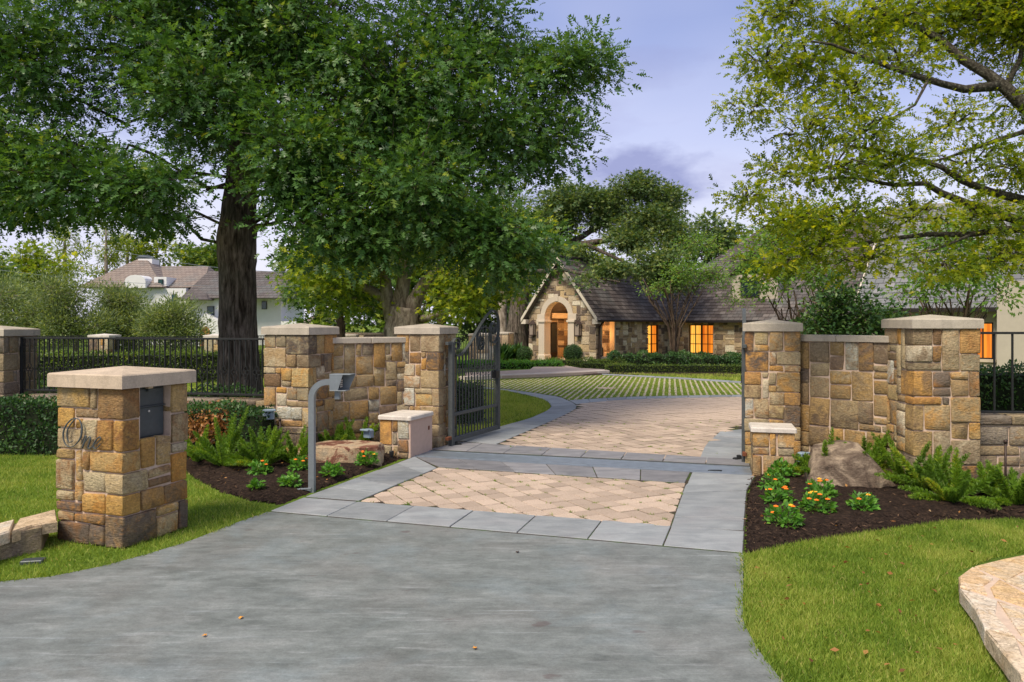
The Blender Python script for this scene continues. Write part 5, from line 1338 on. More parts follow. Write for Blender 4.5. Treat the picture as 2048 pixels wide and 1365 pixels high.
def tree(name, label, cat, trunk, lobes, ncl, per, spread, lsize, leafm, barkm, shape, seed, group=None, limbs=None, twigs=.3, flat=.6, droop=.15, tmean=.45, tsd=.22, inner=.45, limb_r=.35, tn=14, rise=.1, attach=None, vary=.5, limbn=6, flute=.0):
    rg = np.random.default_rng(seed); rp = random.Random(seed)
    b = Vector(trunk[0][0]); t = thing(name, label, cat, (b.x, b.y, 0), 0, group)
    mb = MB(); pts = [Vector(p) for p, r in trunk]; rad = [r for p, r in trunk]
    # refine the trunk path
    P2, R2 = [], []
    for i in range(len(pts) - 1):
        for k in range(5): P2.append(pts[i].lerp(pts[i + 1], k / 5)); R2.append(lerp(rad[i], rad[i + 1], k / 5))
    P2.append(pts[-1]); R2.append(rad[-1])
    mb.tube(P2, R2, tn, prof=lambda i, k, p: 1 + flute * math.sin(k * 2 * math.pi / tn * 5 + p.z) * max(0, 1 - p.z) + .07 * noise.noise(Vector((k * .9, p.z * 2.2, seed))) + .05 * noise.noise(Vector((k * 2.1, p.z * 5, seed + 3))))
    obj('trunk', mb, barkm, t, True, True)
    att = attach if attach is not None else [pts[-1]]
    if limbs is None:
        limbs = []
        for l in lobes:
            c = Vector(l[:3]); a = min(att, key=lambda q_: (q_ - c).length)
            limbs.append((limb_path(a, c, rp, 7, rise, .10), rad[-1] * limb_r, .03))
    for pts_, r0, r1 in limbs:
        m2 = MB(); nn = len(pts_); m2.tube(pts_, [lerp(r0, r1, (i / (nn - 1)) ** .7) for i in range(nn)], limbn); obj('branch', m2, barkm, t, True, True)
    cen, idx, d = lobe_clusters(lobes, ncl, rg, inner)
    if twigs:
        tw = MB()
        for i in range(ncl):
            if rp.random() < twigs:
                c = Vector(cen[i]); lc = Vector(lobes[idx[i]][:3]); a = c.lerp(lc, rp.uniform(.35, .9)); tw.tube([a, a.lerp(c, .5) + Vector((0, 0, .06)), c], [.016, .011, .005], 3, False)
        if tw.v: obj('twigs', tw, barkm, t, False, True)['kind'] = 'stuff'
    pos, axis, nrm, ct = cluster_leaves(cen, d, per, spread, rg, flat, droop, vary=vary)
    n = len(pos); tint = np.clip(tmean + ct + rg.normal(size=n) * tsd, 0, .93); far = rg.random(n); tint = np.where(far > .994, .985, tint)
    me = leaf_mesh('crown', pos, axis, nrm, lsize * rg.uniform(.65, 1.25, n), tint, shape); me.materials.append(leafm)
    obj('crown', me, None, t, world=True); return t
def Lb(px, py, Y, rx, ry, rz, w=1): p = P(px, py, Y); return (p.x, p.y, p.z, rx, ry, rz, w)

# --- the big oak on the left
ox = wx(478, 16.0)
otr = [(Vector((ox + .02, 16, -.1)), .72), (Vector((ox, 16, .25)), .56), (Vector((ox, 16, .8)), .435), (Vector((ox - .02, 16, 1.8)), .385), (Vector((ox - .03, 16, 3.0)), .365), (Vector((ox - .05, 16, 3.75)), .40), (Vector((ox + .02, 16, 4.5)), .33), (Vector((ox + .08, 16, 5.6)), .27), (Vector((ox + .15, 16.2, 7.2)), .20), (Vector((ox + .2, 16.3, 9.5)), .10)]
olob = [Lb(40, 120, 14.6, 1.7, 1.6, 1.05), Lb(60, 300, 14.2, 1.5, 1.4, .75), Lb(190, 370, 13.8, 1.5, 1.3, .7), Lb(40, 410, 15, 1.5, 1.4, .42), Lb(320, 60, 15, 1.8, 1.8, 1.5), Lb(390, 190, 14.0, 1.3, 1.3, 1.0), Lb(300, 375, 13.4, .85, .9, .45), Lb(300, 430, 15.5, 1.4, 1.2, .3, .7),
        Lb(600, 90, 15, 1.9, 1.7, 1.5), Lb(600, 300, 13.6, 1.3, 1.2, 1.0), Lb(595, 375, 13.8, .8, 1.0, .5), Lb(640, 450, 13.4, .9, 1.0, .7), Lb(790, 190, 14.4, 1.8, 1.5, 1.5), Lb(830, 390, 13.5, 1.5, 1.3, 1.1), Lb(950, 80, 15.4, 1.3, 1.3, 1.2), Lb(990, 270, 14.6, 1.3, 1.3, 1.2), Lb(1120, 160, 15.6, 1.05, 1.0, .85), Lb(1190, 130, 15.8, .6, .7, .6), Lb(1110, 290, 15.3, .7, .8, .7), Lb(960, 470, 13.8, 1.2, 1.2, .7), Lb(1050, 500, 14.2, .55, .8, .5),
        Lb(740, 480, 14, .8, 1.0, .45), Lb(440, 300, 16.9, 1.0, .6, .6, .6), Lb(480, -120, 15.5, 2.6, 2.2, 1.5), Lb(880, -130, 15.8, 2.1, 2, 1.4), Lb(120, -120, 15.6, 2.3, 2, 1.4), Lb(-160, 250, 15, 1.8, 1.8, 1.6), Lb(690, -330, 16, 2.2, 2.2, 1.3), Lb(300, -330, 16, 2.2, 2.2, 1.3), Lb(480, 120, 18.3, 2.6, 1.6, 2.0, .7), Lb(800, 250, 18, 2.4, 1.5, 1.8, .7)]
oatt = [Vector((ox + .02, 16, 3.9)), Vector((ox + .05, 16, 4.6)), Vector((ox + .08, 16, 5.6)), Vector((ox + .15, 16.2, 7.0)), Vector((ox - .05, 16, 3.6))]
tree('oak_tree', 'large dark green oak with thick trunk behind the left fence', 'tree', otr, olob, 4700, 25, .215, .15, M['leaf_oak'], M['bark'], LOBED, 21, None, None, .35, .6, .22, .42, .2, .5, .34, 24, .10, oatt, flute=.10)

# --- the yellow-green tree leaning in from the right
rb_ = Vector((9.6, 11.0, 0))
rtr = [(rb_ + Vector((0, 0, -.1)), .42), (rb_ + Vector((0, 0, .6)), .30), (rb_ + Vector((-.1, 0, 2.0)), .26), (rb_ + Vector((-.2, 0, 3.4)), .24), (rb_ + Vector((-.2, 0, 5.0)), .17), (rb_ + Vector((-.1, .1, 7.0)), .09)]
tp_ = lambda z: rb_ + Vector((-.2, 0, z))
def pxl(lst, Y0, Y1, start=None):
    n = len(lst); o = [P(px, py, lerp(Y0, Y1, i / (n - 1))) for i, (px, py) in enumerate(lst)]
    return ([start] if start is not None else []) + o
rl_ = [(pxl([(2048, 213), (2012, 177), (1974, 148), (1929, 122), (1877, 77), (1819, 48), (1755, 23), (1732, 0), (1690, -60)], 10.9, 11.6, tp_(3.9)), .12, .02),
       (pxl([(1996, 172), (1929, 179), (1884, 168), (1819, 148), (1755, 126), (1706, 105), (1664, 89), (1600, 80)], 10.8, 10.6), .07, .012),
       (pxl([(2048, 264), (1996, 280), (1948, 297), (1900, 314), (1840, 330)], 11, 10.7, tp_(3.7)), .06, .012),
       (pxl([(2048, 401), (1980, 384), (1922, 361), (1884, 335), (1840, 320), (1760, 300), (1680, 290)], 10.9, 10.4, tp_(3.3)), .085, .012),
       (pxl([(2048, 445), (1948, 413), (1884, 387), (1851, 367), (1787, 371), (1706, 355), (1620, 360)], 10.7, 10.2, tp_(3.1)), .085, .012),
       (pxl([(2048, 459), (2004, 459), (1945, 469), (1856, 469), (1781, 478), (1722, 487), (1663, 496), (1618, 509)], 10.6, 9.9, tp_(2.9)), .07, .012),
       (pxl([(1855, 163), (1830, 210), (1780, 240), (1745, 290), (1720, 330)], 10.6, 10.2), .022, .008),
       (pxl([(2010, 176), (2040, 120), (2048, 60), (2035, -20)], 11, 11.6), .05, .012),
       (pxl([(1945, 469), (1870, 500), (1790, 515)], 10.2, 10.0), .022, .008),
       (pxl([(1860, 405), (1820, 440), (1760, 470), (1720, 505)], 10.5, 10.1), .022, .008),
       (limb_path(tp_(4.6), (11.8, 11.5, 6.2), random.Random(1)), .1, .02), (limb_path(tp_(4.9), (10.2, 13.5, 7.0), random.Random(2)), .1, .02), (limb_path(tp_(4.2), (10.5, 8.8, 6.0), random.Random(3)), .1, .02), (limb_path(tp_(5.4), (8.5, 11.5, 8.0), random.Random(4)), .09, .02)]
rlob = [Lb(1570, 20, 11.4, .55, .7, .40), Lb(1530, 120, 11, .45, .6, .36), Lb(1500, 215, 10.8, .42, .5, .28), Lb(1620, 130, 10.9, .5, .6, .40), Lb(1700, 60, 11.3, .7, .7, .45), Lb(1800, 30, 11.5, .8, .8, .5), Lb(1920, 50, 11.7, .9, .8, .55), Lb(2040, 60, 11.5, .9, .9, .7), Lb(1700, 190, 10.7, .6, .6, .35), Lb(1800, 120, 11, .6, .6, .35, .8),
        Lb(1610, 265, 10.5, .55, .55, .28), Lb(1720, 270, 10.3, .6, .6, .35), Lb(1560, 345, 10.6, .5, .5, .24), Lb(1660, 340, 10.2, .6, .6, .30), Lb(1790, 330, 10.4, .6, .6, .35), Lb(1490, 395, 10.4, .28, .4, .14), Lb(1900, 250, 10.9, .5, .6, .30, .6), Lb(1940, 330, 10.8, .6, .6, .35, .8), Lb(2040, 330, 10.9, .6, .6, .4), Lb(2050, 200, 11, .5, .6, .4, .6),
        Lb(1590, 440, 10.1, .55, .5, .25), Lb(1700, 440, 10, .65, .5, .28), Lb(1560, 520, 9.9, .30, .4, .2, .7), Lb(1640, 500, 9.8, .4, .5, .25), Lb(1740, 520, 9.9, .5, .5, .22), Lb(1830, 430, 10.2, .6, .5, .28), Lb(1880, 530, 10.1, .55, .5, .20), Lb(1960, 430, 10.4, .6, .5, .3), Lb(1980, 520, 10.3, .6, .5, .2), Lb(2060, 490, 10.5, .6, .6, .3),
        (11.0, 11.4, 5.9, 1.6, 1.6, 1.0), (10.2, 13.2, 6.4, 1.6, 1.4, 1.0), (10.4, 9.0, 5.8, 1.5, 1.4, .9), (8.6, 11.4, 7.4, 1.6, 1.5, .9), (10.3, 11.2, 4.2, 1.3, 1.5, .8), (7.2, 11.6, 6.9, 1.3, 1.3, .6)]
tree('young_oak_tree', 'yellow green oak with lichen grey limbs leaning in from the right edge', 'tree', rtr, rlob, 2450, 19, .12, .094, M['leaf_right'], M['bark_lichen'], LOBED, 33, None, rl_, .55, .6, .15, .48, .24, .5, limbn=8)

# --- middle-ground and background trees
# pale multi-stemmed tree behind the left wing wall
Ym = 29.0; mbx_ = P(805, 0, Ym); mtr = [(Vector((mbx_.x, Ym, -.1)), .95), (Vector((mbx_.x, Ym, .8)), .72), (Vector((mbx_.x, Ym, 1.8)), .66), (Vector((mbx_.x + .1, Ym, 2.6)), .55)]
ml = [([P(790, 660, Ym), P(775, 600, Ym), P(768, 540, Ym), P(775, 470, Ym), P(770, 400, Ym)], .34, .12), ([P(805, 650, Ym), P(800, 600, Ym), P(812, 540, Ym), P(790, 480, Ym - .5), P(800, 380, Ym)], .42, .14), ([P(815, 650, Ym), P(830, 600, Ym), P(850, 565, Ym), P(900, 520, Ym - 1), P(960, 450, Ym)], .42, .14), ([P(790, 610, Ym), P(740, 580, Ym), P(690, 560, Ym - 1), P(640, 530, Ym - 1)], .25, .08), ([P(840, 640, Ym), P(880, 628, Ym - .5), P(920, 610, Ym - 1), P(960, 590, Ym - 1)], .16, .05)]
mlob = [Lb(655, 530, Ym - 1.5, 1.5, 1.5, .9), Lb(720, 490, Ym, 1.8, 1.6, 1.2), Lb(860, 430, Ym - .5, 2.2, 1.8, 1.5), Lb(960, 540, Ym - 1.5, 1.6, 1.6, .9), Lb(920, 600, Ym - 2, 1.1, 1.1, .6), Lb(1010, 580, Ym - 1, 1.0, 1.2, .6), Lb(840, 480, Ym + 2, 1.6, 1.0, .8), Lb(1040, 480, Ym, 1.5, 1.5, 1.2), Lb(780, 330, Ym, 2.8, 2.4, 1.8), Lb(690, 610, Ym - 1, .9, .9, .4, .5)]
tree('pale_trunk_tree', 'multi-stemmed pale barked tree with yellow green leaves behind the left wing wall', 'tree', mtr, mlob, 900, 20, .36, .24, M['leaf_yellow'], M['bark_pale'], TUFT, 44, None, ml, .2, .6, .2, .45, .24)
# live oak over the house roof
Yl = 44.0; lt = [(P(1032, 0, Yl) * 0 + Vector((wx(1032, Yl), Yl, -.1)), .8), (Vector((wx(1034, Yl), Yl, 2)), .55), (Vector((wx(1045, Yl), Yl, 4.5)), .48), (Vector((wx(1075, Yl), Yl, 5.8)), .42)]
ll = [([P(1075, 515, Yl), P(1120, 497, Yl), P(1170, 488, Yl - 1), P(1230, 478, Yl - 1), P(1290, 470, Yl)], .34, .08), ([P(1120, 500, Yl), P(1170, 470, Yl), P(1230, 430, Yl), P(1280, 395, Yl)], .24, .07), ([P(1060, 545, Yl), P(1130, 540, Yl - 4), P(1180, 552, Yl - 5), P(1240, 565, Yl - 6)], .16, .05), ([P(1075, 515, Yl), P(1090, 460, Yl), P(1140, 410, Yl)], .26, .08), ([P(1170, 488, Yl - 1), P(1240, 520, Yl - 3), P(1300, 545, Yl - 4)], .14, .05)]
llob = [Lb(1150, 400, Yl, 1.7, 1.6, .9), Lb(1110, 440, Yl, 1.5, 1.5, 1.1), Lb(1275, 375, Yl, 1.5, 1.4, .75), Lb(1220, 410, Yl, 1.4, 1.3, .8), Lb(1330, 400, Yl, 1.1, 1.3, .8), Lb(1300, 440, Yl - 1, 1.9, 1.5, .9), Lb(1350, 480, Yl - 2, 1.0, 1.2, 1.0), Lb(1260, 480, Yl - 2, 1.5, 1.2, .6), Lb(1310, 530, Yl - 4, 1.3, 1.2, .9), Lb(1230, 540, Yl - 5, 1.2, .9, .35, .8), Lb(1180, 565, Yl - 6, .8, .6, .2, .5), Lb(1345, 560, Yl - 4, .9, .9, .6), Lb(1200, 440, Yl, 1.0, 1.2, .5, .6), Lb(1160, 510, Yl - 1, 1.2, 1.0, .4, .5)]
tree('live_oak_tree', 'spreading live oak with grey green crown hanging over the house roof', 'tree', lt, llob, 1900, 20, .28, .21, M['leaf_live'], M['bark'], TUFT, 55, None, ll, .2, .6, .1, .48, .24)
# small tree behind the left wing wall, pine trunk by the house
sx = wx(680, 30.5)
tree('small_tree', 'small dark multi-trunk tree between the two left piers', 'tree', [(Vector((sx, 30.5, -.1)), .26), (Vector((sx, 30.5, 1.2)), .2), (Vector((sx + .05, 30.5, 2.2)), .17)], [Lb(650, 590, 30.5, 1.2, 1.1, .7), Lb(720, 585, 30.5, 1.1, 1.1, .7), Lb(690, 560, 31, 1.2, 1.1, .6)], 190, 16, .30, .20, M['leaf_back'], M['bark_brown'], TUFT, 66, limb_r=.6)
pxs = [(1005, 46, .30, 9.0, 'straight bare pine trunk standing left of the stone house')]
for px, Yt, r, hgt, lb in pxs:
    tree('pine_tree', lb, 'tree', [(Vector((wx(px, Yt), Yt, -.1)), r), (Vector((wx(px, Yt), Yt, 4)), r * .9), (Vector((wx(px, Yt) + .1, Yt, hgt)), r * .5)], [(wx(px, Yt), Yt, hgt, 2, 2, 1.3), (wx(px, Yt) + 1, Yt, hgt - 1.3, 1.5, 1.5, .7)], 160, 16, .4, .35, M['leaf_back'], M['bark_pale'], SLIM, int(px))
# background belt, each tree its own crown and label
belt = [(640, 62, 9, 4.0, 'leaf_back', 'tall dark tree behind the pale barked tree, left one'), (760, 55, 8.5, 3.8, 'leaf_back', 'dark leafy tree straight behind the pale barked tree'), (880, 50, 8, 3.6, 'leaf_back', 'dark tree behind the left gate pier top'), (960, 56, 8.5, 3.8, 'leaf_live', 'dark green tree behind the gate scrolls'), (1045, 60, 9, 3.6, 'leaf_back', 'tall green tree behind the left roof edge of the stone house'), (1140, 70, 9.5, 4.2, 'leaf_yellow', 'yellow green tree showing between live oak limbs behind the roof ridge'), (1420, 66, 11.5, 4.2, 'leaf_live', 'grey green tree top right of the live oak above the roof'), (1560, 75, 12, 4.5, 'leaf_live', 'far tree top behind the tall slate roof'),
        (-60, 58, 8.0, 4.0, 'leaf_back', 'dark tree at the far left edge behind the shrubs'), (60, 66, 8.6, 3.4, 'leaf_yellow', 'yellow green tree left of the thin pines'), (320, 84, 12, 4.0, 'leaf_yellow', 'yellow green tree behind the white house chimney'), (380, 90, 11.5, 4.0, 'leaf_back', 'dark tree behind the dark roof of the white house'), (440, 88, 11, 3.6, 'leaf_back', 'dark tree just left of the oak trunk above the far roof')]
for k, (px, Yt, hgt, rr, lm, lb) in enumerate(belt):
    x = wx(px, Yt); rk = random.Random(k * 7 + 1)
    lobes = [(x + rk.uniform(-.55, .55) * rr, Yt + rk.uniform(-.4, .4) * rr, hgt * rk.uniform(.42, .86), rr * rk.uniform(.4, .6), rr * .5, rr * rk.uniform(.26, .4)) for _ in range(9)] + [(x, Yt, hgt * .9, rr * .45, rr * .45, hgt * .1)] + [(x + rk.uniform(-.5, .5) * rr, Yt - .3 * rr, hgt * .2, rr * .6, rr * .4, hgt * .14) for _ in range(2)]
    tree('background_tree', lb, 'tree', [(Vector((x, Yt, -.1)), .4), (Vector((x + .1, Yt, hgt * .35)), .3), (Vector((x, Yt, hgt * .6)), .2)], lobes, 330, 13, .5, .5, M[lm], M['bark_brown'], TUFT, 100 + k, 'background trees', None, 0, tsd=.24)
# pines on the left skyline
for k, (px, Yt, py, lb) in enumerate(((130, 74, 462, 'thin tall pine on the left skyline, leftmost of three'), (212, 78, 455, 'thin tall pine on the left skyline, between the other two'), (255, 82, 470, 'thin pine on the left skyline nearest the far chimney'))):
    x = wx(px, Yt); top = wz_(py, Yt); rk = random.Random(k + 50)
    lobes = [(x + rk.uniform(-1.6, 1.6), Yt + rk.uniform(-1, 1), top * rk.uniform(.55, .98), rk.uniform(.7, 1.3), .9, rk.uniform(.3, .5)) for _ in range(8)] + [(x, Yt, top, .8, .8, .7)]
    tree('pine_tree', lb, 'tree', [(Vector((x, Yt, -.1)), .30), (Vector((x, Yt, top * .6)), .2), (Vector((x, Yt, top)), .06)], lobes, 130, 14, .32, .42, M['leaf_yellow'], M['bark_pale'], SLIM, 140 + k, 'skyline pines', None, 0)
# olive scrub trees behind the far fence
for k, (px, Yt, hgt, rr, lb) in enumerate(((40, 37, 4.4, 2.2, 'feathery olive green shrub tree at the left frame edge'), (150, 36, 4.5, 1.9, 'feathery olive green shrub tree above the mailbox pillar'), (245, 38, 4.0, 1.5, 'tall feathery shrub tree before the white house eaves'), (345, 36, 3.2, 1.5, 'rounded darker shrub tree left of the white house entry'), (-90, 38, 4.6, 2.4, 'feathery olive shrub tree partly beyond the left frame edge'), (270, 41, 3.5, 1.8, 'feathery shrub tree in the second row behind the others'))):
    x = wx(px, Yt); rk = random.Random(k + 70)
    lobes = [(x + rk.uniform(-.6, .6) * rr, Yt + rk.uniform(-.5, .5) * rr, hgt * rk.uniform(.3, .85), rr * rk.uniform(.35, .55), rr * .45, rr * rk.uniform(.25, .4)) for _ in range(10)]
    tree('shrub_tree', lb, 'tree', [(Vector((x, Yt, -.1)), .12), (Vector((x, Yt, .6)), .09), (Vector((x + .1, Yt, 1.3)), .07)], lobes, 620, 20, .26, .19, M['leaf_olive'], M['bark_pale'], SLIM, 160 + k, 'olive shrub trees', None, .3, .9, -.3, limb_r=.6)
# crepe myrtles
def crepe(label, px, Yt, zt, spread_, lobes, ncl, seed, zb=0, ns=9, ls=.13):
    x = wx(px, Yt); rk = random.Random(seed); limbs = []
    for k in range(ns):
        a = Vector((x + rk.uniform(-.12, .12), Yt + rk.uniform(-.1, .1), zb)); ang = rk.uniform(-1, 1); b = Vector((x + ang * spread_, Yt + rk.uniform(-.6, .6) * spread_, zt * rk.uniform(.8, 1.1)))
        mid = a.lerp(b, .4) + Vector((-ang * spread_ * .22, 0, zt * .08)); pts = [a, a.lerp(mid, .5), mid, mid.lerp(b, .5) + Vector((rk.uniform(-.1, .1), 0, 0)), b]; limbs.append((pts, .065, .018))
        for j in range(3):
            c = mid.lerp(b, rk.uniform(.2, .8)); limbs.append(([c, c + Vector((rk.uniform(-.5, .5), rk.uniform(-.3, .3), rk.uniform(.4, .9)))], .02, .006))
    return tree('crepe_myrtle', label, 'tree', [(Vector((x, Yt, -.1)), .16), (Vector((x, Yt, .25)), .13), (Vector((x, Yt, .5)), .1)], lobes, ncl, 12, .20, ls, M['leaf_crepe'], M['bark_brown'], OVAL, seed, 'crepe myrtles', limbs, .5, .6, .1, limbn=5)
crepe('crepe myrtle with fanned bare stems before the lit house windows', 1350, 36.5, 4.0, 1.6, [Lb(1310, 575, 36, .7, .8, .4, .5), Lb(1370, 545, 36, 1.0, .9, .6), Lb(1430, 550, 36, 1.0, .9, .6), Lb(1400, 490, 37, 1.1, .9, .6), Lb(1470, 600, 36, .8, .7, .4, .5)], 330, 201, ns=12)
crepe('crepe myrtle with many thin stems behind the right gate pier', 1592, 21.5, 2.9, 1.2, [Lb(1530, 560, 21, .8, .7, .5, .8), Lb(1620, 540, 21, .8, .7, .5), Lb(1560, 480, 21.5, .9, .8, .5), Lb(1500, 520, 21, .6, .6, .4, .7), Lb(1660, 590, 21, .5, .5, .4, .6), Lb(1620, 440, 22, .9, .8, .5)], 380, 202, ns=14)
crepe('crepe myrtle with bare fanned stems above the tall right pier', 1905, 19.0, 2.7, 1.3, [Lb(1860, 560, 18.5, .8, .7, .5, .6), Lb(1950, 540, 18.5, .9, .8, .5, .6), Lb(2010, 590, 18, .6, .6, .3, .5), Lb(1820, 590, 18.5, .5, .5, .3, .5), Lb(1900, 480, 19, 1, .8, .5)], 260, 203, ns=16)
x = wx(1690, 17.5)
tree('evergreen_shrub', 'dark glossy evergreen shrub rising behind the right wing wall', 'shrub', [(Vector((x, 17.5, -.1)), .1), (Vector((x, 17.5, .5)), .08), (Vector((x, 17.5, 1.3)), .07)], [Lb(1660, 640, 17.5, .5, .6, .7), Lb(1720, 640, 17.3, .55, .6, .6), Lb(1680, 590, 17.5, .45, .5, .5), Lb(1770, 650, 17.5, .5, .5, .35), Lb(1630, 660, 17.5, .4, .5, .3)], 330, 16, .13, .115, M['leaf_hedge'], M['bark_brown'], OVAL, 210, limb_r=.5)

# --- hedges and clipped shrubs
def hedge(name, label, cat, boxes, n, ls, leafm, seed, group=None, bump=.08, shape=OVAL):
    """boxes: list of (cx, cy, rz, w, d, h); leafy shell over a dark box core"""
    rg = np.random.default_rng(seed); b0 = boxes[0]; t = thing(name, label, cat, (b0[0], b0[1], 0), 0, group)
    core = MB(); ps = []; ns = []
    tot = sum(2 * (b[3] + b[4]) * b[5] + b[3] * b[4] for b in boxes)
    for cx, cy, rz, w, d, h in boxes:
        Mx = Matrix.Translation((cx, cy, 0)) @ Matrix.Rotation(rz, 4, 'Z'); k = .82
        core.box(-w / 2 * .96, w / 2 * .96, -d / 2 * k, d / 2 * k, 0, h * .92, Mx)
        m = int(n * (2 * (w + d) * h + w * d) / tot); a = np.array([w * h, w * h, d * h, d * h, w * d]); f = rg.choice(5, m, p=a / a.sum()); u, v = rg.random(m) - .5, rg.random(m)
        q_ = np.zeros((m, 3)); nn = np.zeros((m, 3))
        for i, (X, Yy, Z, N3) in enumerate(((u * w, 0 * u - d / 2, v * h, (0, -1, .3)), (u * w, 0 * u + d / 2, v * h, (0, 1, .3)), (0 * u - w / 2, u * d, v * h, (-1, 0, .3)), (0 * u + w / 2, u * d, v * h, (1, 0, .3)), (u * w, (v - .5) * d, 0 * u + h, (0, 0, 1)))):
            s_ = f == i; q_[s_] = np.stack([X, Yy, Z], 1)[s_]; nn[s_] = N3
        lump = np.sin(q_[:, 0] * 7 + seed) * np.sin(q_[:, 2] * 9 + q_[:, 0] * 3) * bump + rg.normal(size=m) * .025 - np.abs(rg.normal(size=m)) * .04
        q_ += nn * lump[:, None]; A = np.array(Mx.to_3x3()); ps.append(q_ @ A.T + np.array([cx, cy, 0])); ns.append(nn @ A.T)
    obj('core', core, plain(name + '_core', (.012, .018, .006), .95, .3, 10), t, world=True)
    pos, nn = np.concatenate(ps), np.concatenate(ns); m = len(pos)
    axis = nn * .4 + rg.normal(size=(m, 3)) + np.array([0, 0, .4]); nrm = nn + rg.normal(size=(m, 3)) * .7
    tint = .42 + .2 * rg.normal(size=m) + .12 * np.sin(pos[:, 0] * 3.1 + pos[:, 2] * 4)
    me = leaf_mesh('foliage', pos, axis, nrm, ls * rg.uniform(.6, 1.3, m), tint, shape); me.materials.append(leafm); obj('foliage', me, None, t, world=True)
    return t
def ball(label, c, r, n, ls, leafm, seed, group=None, sz=1.0, name='clipped_shrub'):
    rg = np.random.default_rng(seed); t = thing(name, label, 'shrub', (c[0], c[1], 0), 0, group)
    d = unit(rg.normal(size=(n, 3))); rr = r * (1 + rg.normal(size=n) * .03 - np.abs(rg.normal(size=n)) * .04)
    pos = np.array(c) + d * rr[:, None] * np.array([1, 1, sz]); axis = d * .5 + rg.normal(size=(n, 3)); nrm = d + rg.normal(size=(n, 3)) * .6
    me = leaf_mesh('foliage', pos, axis, nrm, ls * rg.uniform(.6, 1.3, n), .4 + .2 * rg.normal(size=n), OVAL); me.materials.append(leafm); obj('foliage', me, None, t, world=True)
    core = MB(); core.lathe([(r * .3 * 1, -r * .88 * sz), (r * .7, -r * .6 * sz), (r * .9, 0), (r * .7, r * .6 * sz), (r * .2, r * .88 * sz)], 14, c); obj('core', core, plain('ball_core', (.012, .018, .006), .95, .3, 10), t, True, True); return t
yh = 12.0
hedge('front_hedge', 'dark clipped hedge before the left low wall, left of the mailbox pillar', 'hedge', [(wx(-20, yh), yh + .1, R(-4), 2.6, .62, .80)], 9000, .055, M['leaf_hedge'], 301, None, .05)
hedge('front_hedge', 'browning clipped hedge before the left low wall, right of the mailbox pillar', 'hedge', [(wx(430, 11.45), 11.55, R(-10), 1.05, .5, .78), (wx(505, 11.3), 11.35, R(-10), .5, .45, .72)], 5200, .055, M['leaf_hedge'], 302, None, .06)
brg = np.random.default_rng(9); nb_ = 900; bc = np.stack([wx(420, 11.3) + brg.normal(size=nb_) * .26, 11.27 + brg.normal(size=nb_) * .03, .50 + brg.normal(size=nb_) * .12], 1)
me = leaf_mesh('dead_leaves', bc, brg.normal(size=(nb_, 3)) + np.array([0, -.4, -.6]), brg.normal(size=(nb_, 3)) + np.array([0, -1, 0]), .06 * brg.uniform(.6, 1.2, nb_), brg.random(nb_), OVAL); me.materials.append(M['leaf_brown'])
hb_ = [o for o in C.objects if o.get('label', '').startswith('browning')][0]; o = obj('dead_leaves', me, None, hb_, world=True); o['kind'] = 'stuff'
hedge('back_hedge', 'long bright clipped hedge along the far side of the left lawn', 'hedge', [(wx(160, 25.5), 25.6, R(14), 9, .9, 1.02), (wx(440, 28), 28.4, R(10), 5.5, .9, .95), (wx(600, 29.5), 29.4, R(4), 3.2, .9, .9)], 21000, .085, M['leaf_hedge_lit'], 303)
hedge('yard_shrub_row', 'loose dark shrub row just behind the left iron fence', 'shrub', [(wx(120, 14.6), 14.6, R(-3), 3.6, .7, .86), (wx(480, 14.2), 14.2, 0, 1.9, .6, .80)], 11000, .06, M['leaf_hedge'], 304, None, .12)
hedge('clipped_hedge', 'clipped dark hedge block seen through the left gate bars', 'hedge', [(wx(915, 15.4), 15.6, R(-18), .85, .8, .80)], 4500, .05, M['leaf_hedge'], 305, None, .03)
hedge('side_hedge', 'dark hedge behind the right iron fence', 'hedge', [(wx(2080, 12.2), 12.6, R(-15), 4.2, .9, 1.28)], 11000, .065, M['leaf_hedge'], 306, None, .06)
hedge('low_hedge', 'low clipped border hedge along the house lawn', 'hedge', [(wx(1350, 31.5), 31.6, R(-3), 5.6, .4, .32), (wx(1215, 33), 32.8, R(-28), 2.4, .4, .32), (wx(1530, 31), 31.2, 0, 2.4, .4, .32)], 9000, .06, M['leaf_hedge_lit'], 307, None, .03)
hedge('shrub_bank', 'mounded dark shrub bank below the lit house windows', 'shrub', [(wx(1300, 34.6), 34.8, R(-2), 3.6, 1.5, .62), (wx(1420, 34.2), 34.3, R(2), 3.2, 1.7, .56), (wx(1530, 33.6), 33.8, 0, 2.6, 1.6, .60)], 16000, .085, M['leaf_hedge'], 308, None, .16)
hedge('flower_border', 'low leafy planting right of the entry walk', 'shrub', [(wx(1150, 35.2), 35.2, R(-35), 2.6, .7, .34), (wx(1215, 34.4), 34.4, R(-10), 1.6, .8, .40)], 4200, .10, M['leaf_hedge_lit'], 309, None, .1, SLIM)
hedge('ground_cover_bed', 'low grassy ground cover bed left of the entry walk', 'shrub', [(wx(1030, 35), 35.0, R(3), 4.2, 1.6, .26), (wx(950, 35.5), 35.3, 0, 2.6, 1.6, .24)], 6500, .14, M['leaf_lantana'], 310, None, .05, SLIM)
ball('round clipped topiary ball right of the arched entry', tuple(P(1146, 708, 36.2)), .43, 2600, .06, M['leaf_hedge'], 311, 'topiary balls', 1.0)
ball('round clipped topiary ball left of the arched entry', tuple(P(1049, 709, 39.8)), .40, 2400, .06, M['leaf_hedge'], 312, 'topiary balls', 1.0)
